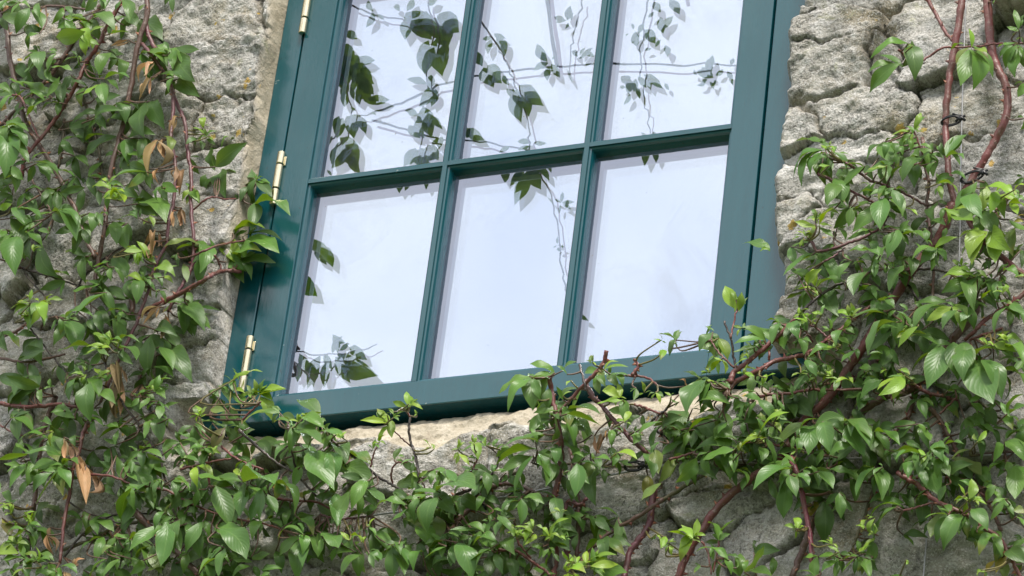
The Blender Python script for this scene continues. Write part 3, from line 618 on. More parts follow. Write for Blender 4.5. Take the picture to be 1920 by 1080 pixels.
LEAVES = {
1: """150 40 90 150 b .36;190 20 200 80 g;320 40 270 110 g;430 150 335 190 l;430 160 300 185 l;440 190 510 140 l;530 50 570 -20 b;430 60 480 -20 d;715 95 715 215 d .34;650 200 560 228 r
870 -20 872 50 d;215 275 130 350 g .34;200 270 130 300 g;285 270 245 340 g;400 290 325 310 b;400 330 325 350 d;235 490 120 415 g;235 490 290 400 g;235 505 140 580 g;440 310 485 400 d .35;500 380 555 280 g;560 260 600 330 d
510 430 430 470 l;510 425 530 510 g;530 400 638 388 b;60 480 0 430 g;60 480 10 545 g;70 420 95 480 d;130 160 210 150 d;330 100 350 155 g;10 650 125 655 g;50 650 125 725 b;20 670 22 865 b .34;70 690 140 800 b
370 610 490 570 d;480 590 600 560 d;480 600 512 670 g;350 650 460 620 d;740 515 725 665 d .34;760 515 820 630 d;700 560 640 600 d;590 690 450 775 d .35;720 700 700 790 d;650 700 765 680 d;1040 700 1090 668 g;1035 680 980 650 l;1030 650 1036 600 l
1190 700 1130 740 g;1190 700 1170 650 g;1190 700 1230 692 g;1085 845 1078 745 d .38;1092 845 1222 740 d .28;1000 700 950 725 d;1110 862 1295 895 b .3;1100 870 1040 985 g .36;1110 872 1030 878 g;1290 920 1292 1035 d .5;1290 920 1355 925 g;1290 1040 1445 1072 g .25
1245 930 1262 1065 d;980 960 930 1010 l;980 960 1005 1020 l;980 960 915 985 l;740 870 608 882 b;740 860 660 935 g;750 870 762 945 g;820 940 798 1005 b;820 930 885 962 g;560 960 478 950 l;560 960 605 935 l;560 970 622 1012 l;560 960 540 915 l;560 985 655 992 g
430 950 325 972 d;165 822 278 872 b;180 830 240 905 b;500 910 545 900 d;0 900 60 922 g;880 380 778 400 g;880 390 855 455 g;900 400 988 475 d;890 280 965 385 d;860 265 790 230 g;740 20 700 70 o;20 0 -20 60 g;100 10 60 60 g
260 340 350 350 g;360 380 320 450 d .5;560 170 640 160 g;630 130 680 90 d;780 320 705 415 r;760 400 705 510 r;900 590 880 660 r;800 710 750 880 r .3;820 700 830 790 r .3;890 840 880 920 r .3;910 870 905 990 r .3;800 860 805 930 r;50 30 30 60 r;620 0 650 90 g;480 500 590 480 d;650 620 560 620 d;300 520 220 560 g
830 690 850 770 o;960 800 1000 870 d;700 1000 800 1030 d;640 940 700 1000 d;60 840 110 900 g;30 880 70 960 g;90 870 20 900 b;300 470 330 540 d;130 440 60 400 g;200 170 140 210 g;380 120 300 140 g""",
2: """575 150 590 245 g .3;640 165 645 275 g .38;700 130 618 132 b;755 120 775 165 l;455 105 460 188 g .36;500 110 515 160 b;275 100 372 215 b .3;300 90 378 150 b;165 150 95 195 b;130 205 208 265 b;95 225 80 388 b .36;145 240 148 325 d;210 250 278 400 d .28;60 210 25 340 d;90 80 190 115 b;30 190 -10 225 g;60 60 0 80 l;190 110 275 100 g
520 355 640 380 d;470 380 540 350 g;540 390 500 470 b;580 380 620 450 b;680 440 625 500 b .4;700 440 690 545 b .4;740 440 760 470 b;500 470 380 490 g;540 510 400 600 b .32;550 480 620 530 d;540 560 650 540 d;500 500 560 600 d;620 600 560 600 b
700 300 640 285 l;720 300 640 300 l;740 340 700 260 l;800 120 700 60 d;700 60 820 130 g;560 30 620 0 l;1150 180 1110 230 d;1140 220 1160 150 d .4;1100 290 1000 200 d .3;1110 260 1080 180 d;1010 265 855 270 o .2;1060 290 915 285 g;1080 310 990 330 g;1130 260 1000 250 g;1060 300 1060 345 g
1140 230 1310 180 l .2;1230 225 1400 235 g .3;1240 245 1385 290 g .3;1180 240 1240 200 g;1190 345 1365 350 d .38;1190 340 1300 300 g .35;1130 345 1225 390 g .4;1125 350 1220 440 g;900 310 905 365 d;800 400 830 320 d;920 570 1018 675 b .28;960 555 850 560 g;900 550 830 600 g
780 400 870 420 l;830 430 890 380 l;810 500 835 550 g;720 460 640 440 l;150 560 60 590 l;150 550 160 500 l;150 570 80 610 l;200 560 220 635 l .3;225 555 305 545 l;130 600 140 660 l;300 640 305 710 g;330 640 450 625 b .25;345 650 375 775 b .34;440 640 420 750 d .4;460 640 490 700 d;500 600 520 700 d
590 650 595 750 g;600 640 605 760 d;640 620 600 650 g;510 790 320 795 b .25;510 790 400 840 b;540 780 480 720 l;550 780 555 710 l;540 780 450 780 l;590 790 690 760 g .2;600 790 680 835 b .35;760 730 750 900 d .38;800 720 840 830 d .35;840 690 900 770 d .35;860 780 955 930 d .28;840 800 870 920 d .3;700 720 740 690 d
200 990 10 930 d .22;180 990 60 1075 d .3;210 1000 210 1060 g;260 990 250 950 g;350 930 370 860 d;400 930 340 1010 b;450 950 460 1075 b .42;430 930 370 920 l;500 940 560 910 l;600 920 520 960 g;740 1000 850 950 g;760 990 690 1030 g;810 980 840 930 g;700 1040 800 1060 g;1200 940 1310 910 l .25;1180 960 1110 1010 b .35;1110 1040 1060 1010 g;1300 1030 1425 995 l .22;1280 1030 1310 1010 g
760 190 725 280 r;800 200 790 270 r;780 230 770 340 r .3;880 100 870 165 r;920 80 915 160 r .3;810 580 725 665 r;840 620 810 730 r .25;820 580 790 630 r;590 890 550 990 r;610 890 600 1020 r .25;930 360 945 440 o .2;130 340 90 300 g;250 210 200 190 g;600 800 540 850 d;430 860 380 890 d""",
3: """215 70 60 20 d .26;190 90 60 200 d .3;390 50 370 130 b .4;480 50 480 225 b .42;530 100 600 150 g;340 200 280 205 g;400 240 300 195 g;440 240 520 230 g;500 250 510 320 g;470 240 540 270 g;700 280 550 330 g .3;640 290 560 280 g;820 240 850 350 b .5;800 250 770 330 g;60 240 165 300 g;120 220 165 280 o
260 280 150 330 b .3;280 310 270 380 l;340 300 260 360 o;260 350 105 380 g .28;400 330 400 380 b .4;330 440 150 430 g;300 480 180 500 g .28;340 490 170 530 g .25;280 530 190 620 b .36;310 520 200 670 b .3;380 510 350 600 b .35;320 500 370 590 b .3;150 430 10 450 g;140 480 60 590 g .3;140 500 50 520 g;140 570 110 640 g
620 150 700 110 g;740 130 700 170 g;800 130 750 180 g;830 100 850 20 g .3;840 150 790 190 b;860 170 850 230 g;900 240 930 270 b;1230 90 1290 0 l .25;1180 70 1220 140 b .4;1160 130 1120 130 g;1180 140 1180 190 g;1230 170 1200 260 d .5;1200 200 1130 190 o .4;1330 120 1390 100 g;1390 110 1500 80 l .22;1360 150 1330 110 l
1060 230 1050 180 o .5;1050 260 1070 210 l;1290 270 1400 200 l;1330 290 1200 270 g;1490 210 1380 200 g .25;1490 220 1450 180 g;1540 260 1470 260 g;1600 240 1700 210 g;1620 230 1715 280 g .35;1570 290 1500 230 g;1560 290 1690 350 b .32;1580 280 1650 310 g;1640 400 1700 330 g;1740 300 1819 330 g;1720 320 1760 380 g
660 500 800 590 g .36;690 520 660 530 g;800 580 700 650 b .35;760 420 850 440 g;840 430 770 360 o .2;730 420 690 390 g;700 460 700 520 b;620 440 640 550 g;620 380 560 350 g;960 370 880 390 g;1060 380 980 360 g;1100 400 1010 420 g;1060 470 980 450 g;1140 440 1060 420 g
540 580 600 590 d;540 600 600 640 d;700 610 650 760 b .4;720 640 660 780 g .34;860 570 830 640 b;1000 590 960 610 b;1060 620 1040 700 g;1040 500 1050 590 l;930 560 1000 600 g;930 680 920 780 o .35;1110 620 1040 740 b .35;1150 600 1225 800 b .33;1130 560 1270 620 b .3;1050 540 1160 560 g;1240 600 1120 560 d
1300 580 1440 570 b .3;1310 620 1280 740 b .34;1420 600 1340 760 b .34;1400 620 1380 760 b;1500 570 1470 660 g;1340 460 1280 550 b .4;1330 470 1330 560 b;1600 380 1480 450 b .28;1580 430 1590 510 d .4;1700 410 1770 580 b .38;1760 540 1700 630 g;1780 580 1690 620 g;1600 500 1700 530 g;1500 460 1540 530 o .4
1450 600 1560 620 y .3;1570 640 1620 670 y;880 740 830 820 b .3;890 790 850 1030 b .3;920 770 870 800 g;960 780 930 930 b .35;1000 800 1060 950 b .35;1080 790 1000 930 b .3;980 750 1050 740 g;940 770 850 820 g .2;1180 770 1140 830 g;1400 790 1350 870 g .35;1420 700 1500 710 d;1600 780 1660 850 g;1560 790 1640 760 g .4
1170 830 1290 960 b .38;1200 890 1090 875 g .25;1200 930 1165 1060 b .3;1180 940 1110 1000 b;1230 980 1080 1050 g;1240 990 1330 1000 g;1260 930 1230 860 l;1340 980 1420 960 g;1620 860 1500 880 g .3;1600 870 1500 960 g .3;1590 890 1580 1075 b .32;1650 870 1690 960 g .4;1700 870 1750 930 g;1710 850 1790 910 b .4;1790 640 1800 780 b .3;1790 930 1770 990 g
680 880 620 860 g;690 890 740 860 g;700 890 720 950 g .5;610 920 550 960 o;570 990 490 1080 g .35;640 990 560 1070 g;700 990 740 1080 g .4;790 960 850 1050 o .3;780 1060 870 1040 o .3;760 1000 700 1060 g;1000 960 980 1050 g;1340 1030 1250 1080 g;1400 1050 1490 1040 g .3;1440 1060 1380 1090 g
60 690 0 720 l;30 700 -10 700 l;60 700 20 640 g;130 760 180 740 l;150 800 210 810 g .36;150 810 130 750 l;130 830 40 900 b .35;80 790 30 800 l;270 690 210 740 k .5;320 740 220 720 k .4;220 960 280 990 g;100 960 0 950 l;130 990 20 1000 b .3;260 1010 140 1010 g .35;300 1060 200 1060 g;320 1030 400 1060 b .35;60 1040 -10 1070 g;130 1040 70 1080 l
10 770 60 790 y;10 800 50 860 p .4;340 340 360 440 r .3;370 370 385 460 r .3;420 440 430 600 r .28;450 490 460 680 r .28;250 860 280 960 r .3;270 820 290 930 r .2;350 1060 380 1090 r .4;400 1040 450 990 r .4;1200 290 1140 390 p .4;590 10 560 120 r .2;630 10 640 210 r .2""",
5: """0 280 10 320 g;30 350 100 370 g;60 360 20 430 g;40 340 0 350 b;100 350 120 380 l;60 450 50 610 b .3;20 450 70 580 b .3;110 520 250 610 g .36;130 515 75 570 g .4;160 600 110 580 g;150 650 70 790 g .3;160 640 190 720 g .3;240 600 170 720 g .3;230 640 260 600 g
350 305 225 290 l .22;340 265 295 235 l .3;370 280 400 270 l;440 220 375 200 l;450 225 440 155 l .25;455 225 480 190 l .35;450 210 510 230 l;490 265 480 240 l;265 440 275 400 l .3;300 400 320 370 l;375 490 410 435 g .3;560 430 520 390 l .22;575 440 560 410 l
480 500 420 510 g;500 610 600 570 g;500 580 540 550 l;580 540 640 580 g .4;640 540 680 590 b;590 650 755 630 b .36;580 660 600 600 g;530 650 440 700 b .35;510 680 480 790 b .3;560 680 540 830 g .33;600 680 550 830 b .34;490 700 420 700 g;440 720 300 730 g .3;420 790 540 830 o .5;440 740 370 790 b
700 460 750 510 l .2;850 420 740 440 g .2;840 420 840 380 l;800 490 785 410 l;880 420 900 390 g .4;900 440 940 420 g .4;960 430 900 470 g;800 540 740 620 g .35;870 550 930 540 g;940 560 900 550 g;1110 400 960 410 b .3;1100 440 910 500 b .36;1080 470 990 640 b .36;1110 460 1160 560 b .36;1170 430 1190 500 b .4;1090 400 1160 380 g;1060 350 1100 270 g .35;1130 360 1030 380 g;1100 300 1110 370 g .4
1060 70 925 140 g .3;1070 80 965 220 g .22;1080 80 1110 170 b .3;1100 190 1095 240 l .3;1070 80 1150 80 b;1160 130 1160 220 g .4;1190 50 1150 60 b;1250 60 1200 20 b;1230 40 1290 0 g;1270 90 1250 110 l;1230 170 1270 150 l;1190 270 1180 400 b .4;1170 270 1250 310 b .4;1230 240 1100 250 g;1250 240 1395 250 b .36;1250 260 1400 300 b .28;1310 280 1350 360 g .45;1230 190 1200 130 g
1340 50 1420 60 g;1400 60 1440 110 g;1430 40 1540 20 l .15;1470 60 1550 60 b .34;1500 60 1530 110 b .4;1530 190 1420 200 l .2;1470 180 1540 180 l;1600 130 1590 180 g;1640 150 1630 100 l;1700 150 1720 200 l;1460 240 1560 280 g;1540 300 1560 250 l;1500 360 1460 340 g;1500 370 1480 420 g;1590 350 1640 330 g;1600 350 1590 400 g .4;1640 370 1580 370 g;1728 300 1620 370 g .4;1720 400 1680 450 b
1370 460 1280 500 g .35;1380 490 1460 490 g;1380 500 1330 590 o .34;1340 480 1280 470 g;1480 430 1500 500 g .36;1500 460 1590 480 l;1300 510 1290 650 b .36;1260 550 1280 620 b;1400 530 1390 690 d .5;1430 540 1440 600 d;1230 570 1240 640 d;1200 510 1190 580 g;1640 460 1680 560 g .3;1700 440 1710 540 o .4;1728 610 1640 680 o .4;1660 570 1650 670 y .35;1480 340 1470 400 g
1020 640 900 640 g .34;1000 680 960 720 g;1010 700 930 760 b .36;1020 690 1020 800 b .4;1070 670 1080 740 b;1040 760 1060 780 g;900 780 960 840 b .4;990 790 900 860 b .3;980 800 920 880 b;850 770 920 760 g;870 800 830 880 b .3;810 850 680 840 b .28;830 860 740 830 g;650 860 700 880 g;640 690 660 760 d .5;590 780 600 880 o .5;680 720 620 700 b
1160 890 1240 800 l .28;1180 880 1250 850 g;1170 880 1140 900 l;1080 860 1000 830 l;1050 840 1000 880 l;1030 880 990 850 l;980 880 970 830 l;900 920 790 920 b .35;880 940 800 1010 b .3;870 950 740 1010 b .25;900 950 830 900 g;1070 930 1120 940 g;1180 950 1150 1030 g .45;1160 940 1130 980 g;1130 920 1060 930 b;950 900 980 960 g .4;700 910 760 1070 b .36;690 920 680 1000 b;630 900 560 960 b .3;640 930 540 980 g;660 920 590 950 g;520 960 480 1040 g .3;580 980 590 1080 d .36
370 930 360 1075 b .34;400 920 340 960 b;430 920 460 960 g .4;490 920 540 980 d .4;440 900 410 930 g;180 960 50 980 g .3;200 960 110 930 g;210 970 120 1060 g .34;230 960 290 1000 b .36;250 970 270 1030 b;60 870 70 920 b .4;20 880 50 940 b;10 890 0 960 g;160 820 150 850 b;220 840 180 860 b;250 830 280 790 l;150 900 110 860 l;210 910 160 880 l;260 860 300 900 d .5;40 1040 0 1080 d;880 980 860 1070 d .4;960 990 980 1080 d .5;1000 1000 930 1070 d .4;1060 1010 1040 1080 d;800 990 790 1060 d .4
1260 1000 1230 960 l;1280 1010 1250 1060 l;1250 1060 1330 1060 l;1370 1000 1480 970 l .28;1370 1030 1490 1020 l .26;1350 1020 1350 960 l;1350 1040 1300 1010 l;1410 1010 1390 1070 g;1700 870 1720 900 l;1440 380 1400 460 r .35;1460 350 1450 400 r;1390 370 1420 450 r""",
6: """1250 220 1085 280 g .2;1210 320 1075 445 g .3;1270 235 1240 250 l;1560 240 1500 310 o .35;1560 250 1520 400 g .3;1560 250 1580 420 g .3;1570 240 1560 155 l .22;1580 250 1650 290 p .3;1800 160 1760 140 g;1810 150 1790 60 g .2;1830 190 1800 200 b;1800 230 1750 330 g .35;1810 240 1790 370 b .3;1780 230 1720 280 g;1836 420 1810 480 g .4;1836 600 1820 650 g
1690 0 1680 20 g;1280 660 1310 580 l .25;1290 660 1340 600 b .2;1250 660 1215 770 b .35;1270 670 1180 680 l;1250 700 1260 760 g;1150 720 1130 790 b .3;1130 720 1180 820 g .36;1200 740 1220 780 g;1190 780 1200 840 g;1310 750 1370 870 g .4;1370 760 1310 740 g;1440 790 1530 690 b .3;1440 790 1500 700 g;1440 800 1520 800 b .45;1320 800 1230 900 b .45;1310 790 1250 800 b;1280 830 1280 930 b .4;1220 840 1170 900 b .4;1180 820 1050 860 g .3;1140 840 1060 850 l;1100 800 1180 800 g;1390 820 1360 880 g .4
840 760 690 870 b .3;830 760 720 920 b .25;820 770 760 870 b .36;850 780 770 830 b;830 740 790 720 g;850 740 860 715 l;860 770 930 840 b .4;870 790 940 780 g;900 850 960 920 d .36;1000 850 930 930 d .4;1030 840 930 930 g .36;850 840 800 840 l;880 900 910 1010 g .36;910 940 850 1020 g .4;1060 930 1030 1000 b .36;1150 960 1070 980 g .3;1130 940 1100 1000 g;1180 950 1110 990 g;1170 960 1210 1040 b .36;1190 960 1240 980 g;1090 880 1100 900 g
1400 930 1490 970 l .3;1410 940 1420 1000 l;1390 900 1450 880 g;1460 880 1530 900 g .36;1640 950 1770 990 l .26;1700 970 1670 1060 l .3;1790 960 1836 940 l;1810 980 1780 1040 g;1836 900 1790 930 d;1600 920 1540 1080 g .25;1580 980 1620 1080 b .35;950 1050 930 1080 g;870 1065 830 1080 g;1060 1040 1010 1080 o""",
7: """550 300 430 260 b .28;545 290 505 300 l;550 300 510 265 g;860 0 920 40 g .4;1060 20 1080 -40 g .3;1130 30 1110 160 b .34;1080 60 980 180 g .34;1130 80 1210 110 g .25;1130 90 1080 160 g;1230 80 1290 110 l;950 80 885 170 g .34;960 80 950 160 g .36;890 180 930 230 g .4;1040 190 950 230 g .3;1050 190 1000 200 g;790 180 690 150 l .25;800 170 860 90 l .3;800 130 890 115 l .2;770 200 730 220 l;770 230 730 250 l;720 230 670 240 l;870 200 820 205 g;850 290 870 270 g .4;845 310 835 270 g
800 310 640 400 g .3;790 310 820 370 g .4;760 320 710 350 g;690 420 640 460 b .45;740 420 690 470 g .4;760 450 680 400 g .4;780 480 770 400 l .45;740 470 800 400 l .4;720 430 740 470 l;740 500 645 530 g .36;740 490 670 500 b;790 480 910 460 b .35;800 520 770 540 g;930 500 860 490 g;970 350 905 430 g .26;990 340 1060 350 d .3;1100 310 960 300 g;1050 400 980 500 b .45;1060 470 1000 500 g;1030 500 1100 500 g
1200 190 1150 310 b .4;1210 210 1250 150 g;1180 200 1140 290 b .4;1210 230 1330 250 g .3;1210 230 1200 340 d .4;1110 320 1030 290 b .4;1090 360 1080 420 b .4;1130 360 1190 360 g .4;1060 200 1080 280 d .3;1340 190 1340 240 b .4;1350 130 1280 220 d .25;1390 160 1440 140 b .4;1440 170 1370 150 g;1390 290 1285 330 g .4;1380 280 1320 350 b .45;1380 290 1480 235 l .22;1230 370 1160 480 b .4;1230 380 1270 430 d .5;1200 420 1180 480 b .36;1170 380 1130 340 g;1310 300 1280 260 g
1190 600 1035 640 b .5;1180 590 1100 550 b .4;1180 640 1010 830 d .45;1190 660 1040 820 b .3;1260 680 1200 610 b .4;1290 690 1250 640 g .4;1300 680 1210 770 l .3;1320 700 1440 740 d .5;1100 560 1190 530 b .35;1250 600 1210 570 g;1330 600 1290 560 g;1120 820 1060 820 b .4;880 810 950 850 b .45;950 770 890 730 g .4;990 800 920 850 b .4;920 700 890 760 b .4;980 720 930 700 g
1640 90 1570 130 g .36;1620 100 1690 200 g .5;1700 130 1650 120 l;1650 200 1570 310 l .4;1640 210 1580 340 l .3;1690 200 1690 330 l .36;1720 190 1730 270 l .3;1760 140 1836 180 g .35;1800 130 1836 120 y .3;1790 180 1780 300 o .3;1836 260 1800 300 o .3;1836 150 1790 150 y;1680 40 1670 90 b;1700 20 1800 50 l;1760 60 1836 80 l;1590 30 1540 100 b .36;1560 60 1600 100 b;1400 50 1380 130 d;1440 90 1510 120 l .25;1470 100 1560 130 l;1560 110 1490 70 o .2
1590 430 1430 440 l .25;1600 440 1560 500 b .4;1570 450 1440 500 g .36;1560 430 1470 420 l;1640 440 1700 540 b .4;1680 440 1620 470 g;1710 450 1700 530 b .35;1700 480 1760 510 l;1560 530 1420 550 g .25;1590 530 1500 530 l;1450 580 1300 680 g .28;1440 590 1350 590 g;1470 580 1360 640 l;1500 600 1430 680 b .3;1550 580 1520 640 b .4;1560 590 1580 680 b;1490 590 1560 620 g;1620 540 1660 500 l;1750 580 1690 690 b .4;1760 600 1830 620 b .36;1780 560 1836 600 b;1700 560 1770 570 g .4;1790 430 1836 420 l;1730 400 1800 430 g .36;1700 410 1750 370 g;1640 340 1570 360 b;1650 350 1640 390 g;1580 340 1560 390 g
1410 790 1280 890 b .4;1420 780 1340 1000 b .38;1400 790 1380 800 g;1480 760 1500 920 b .42;1530 760 1540 900 b .42;1550 800 1530 930 b .4;1600 850 1680 1060 b .4;1620 850 1730 1050 b .4;1680 860 1700 1000 g;1740 800 1820 850 g;1680 770 1780 800 l .3;1720 760 1836 770 l;1680 780 1650 760 l;1780 830 1750 870 g;1836 850 1790 900 g;1720 900 1836 1000 g .3;1450 1010 1560 1060 g;1310 1030 1390 1070 d .4
640 760 570 680 b .4;600 660 560 750 b .4;620 700 620 780 g .4;660 660 690 730 b .36;700 650 650 700 g;560 770 500 690 g;530 760 430 690 g .4;520 750 390 760 g .32;500 740 440 720 g;480 780 380 800 g;470 790 400 830 g .45;450 830 400 850 l .5;440 840 380 870 l;410 690 370 680 l;380 595 330 490 l .4;390 600 405 520 l .45;370 610 370 590 l;230 720 290 750 b .4;260 710 200 790 b .35;290 740 330 830 l .36;300 830 210 790 g .4;300 850 255 900 l .3;300 820 260 750 g;75 750 0 720 b .35;75 755 100 710 k .2;80 790 70 760 k;20 800 0 840 l
740 640 690 610 l;740 660 680 640 l;770 650 800 610 l;760 660 790 640 l;690 720 740 700 g;700 740 720 810 b .35;690 760 750 760 b;850 700 840 640 g .4;860 670 890 620 g;960 630 900 600 l .3;960 640 960 570 l .35;970 630 1010 590 l;880 790 770 790 l .24;900 800 760 830 g .3;830 870 790 890 g .4;770 870 800 910 b .4;730 850 780 920 b .45;720 900 690 990 d .4;740 920 680 990 b .4;640 760 600 800 g
230 960 140 1080 g .36;240 960 180 1010 b;310 960 320 1040 b .45;280 970 340 990 b .45;270 960 230 950 l;310 1040 370 1060 g;510 980 530 930 l;500 970 540 1000 g .4;530 940 570 920 l;550 990 620 1000 g .4;580 1000 580 1060 g;780 940 750 960 l;860 940 770 925 l;900 950 840 940 l;960 960 890 970 l;740 970 720 1020 g;830 980 820 1030 g .4;1120 950 1020 1030 g .4;1110 960 1060 970 b;1220 950 1110 990 l .3;1230 930 1120 1010 l;1240 980 1180 1070 g;1200 900 1250 920 l;1140 900 1110 920 l""",
8: """240 90 140 230 b .4;250 100 200 210 b;280 100 320 200 b .45;330 180 400 180 g;390 180 500 200 b .4;480 150 400 160 b;490 190 560 280 b .4;440 200 400 280 b;350 210 190 210 g .4;240 210 200 250 g;290 280 150 340 g .4;280 290 200 300 b;330 300 290 350 b .4;420 290 350 310 g;430 300 440 370 d .5;480 280 510 340 b .4;500 350 620 260 l .25;560 300 600 240 l;540 330 480 360 g
660 180 750 260 d .36;670 170 660 120 g;680 200 700 270 d;620 220 600 290 g .4;590 190 620 230 g;720 300 600 390 o .35;700 310 610 330 o .2;940 290 790 330 g .36;930 280 800 290 g;950 300 1020 440 b .36;1010 310 1050 400 b .45;970 300 960 360 b;860 320 790 350 b;820 300 850 430 b .45;840 320 800 430 g .45;730 320 740 440 b .5;720 330 690 370 b;690 380 695 450 b .3;670 370 660 430 g;820 440 790 510 g .45;770 460 830 460 g
390 400 280 390 g .36;380 430 190 440 g .36;370 440 230 480 g .35;380 460 380 500 b;480 390 380 430 g;530 380 410 430 l;400 420 450 390 g;180 480 90 590 g .36;130 490 130 600 g .36;220 460 240 550 g .4;250 450 180 480 b;90 510 50 570 o .3;60 480 0 590 o .3;510 430 510 490 g .4;560 500 520 470 g;620 400 570 380 g;380 540 430 600 g .4;90 200 50 180 g;50 170 20 150 l .3
660 540 480 625 b .35;650 530 520 560 b;650 570 680 660 b .36;640 600 620 760 b .34;650 590 600 650 b;690 560 740 610 b .4;720 540 770 560 b;830 540 790 570 g;800 550 860 620 b .36;860 550 990 600 g .3;850 540 960 560 g;870 660 670 660 d .4;860 650 760 620 d;900 660 910 770 b .36;820 700 820 890 d .36;840 700 850 850 d;850 470 960 420 g .45;900 460 880 440 g;1050 400 870 500 d .4
1080 530 995 650 b .36;1070 540 1010 560 b;1100 530 1150 650 b .45;1120 530 1080 560 b;1050 310 1130 470 o .26;1070 360 1140 450 g .35;1100 360 1190 330 d .45;1080 350 1190 400 g .4;1300 440 1160 470 b .36;1310 460 1200 480 b;1290 470 1300 560 b .36;1250 500 1250 570 b .36;1180 450 1120 500 b;1340 470 1310 440 l .5;1370 460 1440 510 b .4;1350 470 1440 440 b;1400 400 1420 480 b .4;1430 420 1520 410 b .3;1370 480 1400 640 g .36;1400 500 1450 560 g .4;1420 480 1400 570 g;1320 540 1340 610 b .36
1470 480 1600 550 o .5;1570 440 1480 480 o .4;1600 400 1640 350 l .25;1580 400 1600 370 g;1740 400 1836 490 g .5;1780 410 1830 430 g;1790 520 1790 660 g .45;1750 500 1770 620 g;1640 230 1690 310 d .5;1750 260 1820 170 b .4;1740 280 1836 220 b .4;1690 200 1640 180 g;1560 200 1640 160 g;1440 300 1460 350 g;1310 310 1360 380 g .45;1340 330 1290 330 g
1230 735 1080 770 g .25;1200 725 1080 890 b .36;1190 730 1110 800 b .3;1080 790 1060 860 l .3;1480 600 1370 640 o .4;1440 620 1410 690 g .4;1370 690 1330 670 o;1430 750 1370 860 o .45;1450 770 1350 780 g .35;1460 770 1400 890 b .4;1520 770 1440 920 b .4;1540 770 1480 860 b .4;1570 740 1640 830 b .45;1600 740 1560 750 g;1550 700 1490 700 l .4;1560 690 1570 600 l .4;1580 700 1620 690 l;1540 680 1510 620 l;1590 640 1520 600 g;1690 620 1650 690 g .45;1640 630 1700 640 g;1740 690 1670 780 g .4;1750 690 1680 720 g;1770 740 1836 760 o .4;1800 780 1836 820 g;1700 880 1620 960 g .4;1720 890 1640 900 g;1590 820 1580 870 g;1260 640 1250 700 d .4;1300 680 1310 800 d .45;1350 640 1290 700 g
690 840 680 790 l .36;680 840 630 825 l;680 850 680 885 l .36;700 840 720 830 l;160 890 50 855 l .28;170 880 180 800 l .3;160 890 90 850 l;290 900 245 820 g .45;290 870 360 800 g .3;290 900 340 870 g .4;300 880 330 880 g;260 940 180 960 g .25;340 1000 260 940 g;320 990 350 1060 g .4;380 1040 370 990 g;400 1080 400 980 g .36;420 1060 510 950 g .3;470 960 580 950 d .4;560 1080 440 1060 g .4;200 1030 170 1060 g;20 880 0 930 l;40 910 60 890 l;40 930 50 970 l
860 920 800 905 l .25;900 960 850 930 l;890 940 870 920 l;780 1080 700 1060 b .4;790 980 790 1080 g .45;900 1000 820 1050 g .45;880 980 800 980 g;900 970 910 1030 g;1000 980 920 1000 g .3;1020 970 1060 930 g;1000 960 1070 890 l .22;1030 990 1050 1050 g .4;1040 1000 1060 1080 g;980 990 920 1050 b .3;1240 1000 1250 1020 l;740 710 800 790 y .5;770 700 790 740 y;750 600 760 610 y;1690 1000 1640 1080 y .3;1720 930 1700 1040 y .25;1740 1010 1740 1090 o .4;1620 1050 1600 1075 l;1640 1060 1610 1060 l;1836 900 1760 920 d;1760 940 1836 1000 d .4;1600 860 1650 830 g;1830 1010 1790 1070 y .3;20 330 60 290 r .4;60 280 100 260 r;40 300 70 340 r .5;120 120 90 90 r .4""",
}
FILL = [(-20,0,330,380,36),(0,330,380,700,42),(0,690,420,1080,62),(180,780,620,1080,65),(560,880,1160,1090,80),(1000,700,1500,900,34),(1450,420,1920,720,44),(1480,660,1920,900,60),(1600,860,1920,1090,30),(1240,760,1640,900,34),(480,960,900,1090,25),(-450,-50,-25,1100,110),(-400,1100,2300,1550,260),(1950,50,2350,1100,110),(1550,-400,2100,-40,25),(-100,-400,500,-40,30)]
TIPS = [(62,470,14),(205,345,22),(220,372,20),(50,590,18),(205,640,20),(185,655,20),(268,485,22),(360,365,16),(385,255,14),(440,250,12),(155,700,18),(290,730,16),(470,740,20),(375,780,20),(560,790,18),(640,820,16),(712,786,14),(770,760,16),(735,775,10),(700,835,12),(860,840,15),(888,830,14),(965,1000,18),(1030,1005,20),(1050,960,18),(1000,990,16),(1310,740,18),(1378,560,16),(1330,700,16),(1395,700,16),(1240,640,16),(1500,590,20),(1590,590,20),(1550,280,18),(1716,245,16),(1510,440,18),(1530,410,16),(1540,590,18),(1680,730,20),(1700,720,20),(1560,705,18),(1620,990,16),(1640,1000,16),(1300,1010,14),(1255,1020,12),(1815,940,18),(1850,650,20),(1890,640,20),(1850,520,24),(1880,550,22),(1800,500,18),(1500,700,14),(30,1020,24),(70,1050,22),(20,960,16),(60,975,16),(1080,1060,18),(1120,1050,18),(450,890,16),(400,850,16),(350,870,16),(1460,780,16),(1440,770,14),(1390,845,16),(1495,845,14),(1110,680,14),(1060,1010,14),(1420,820,14)]
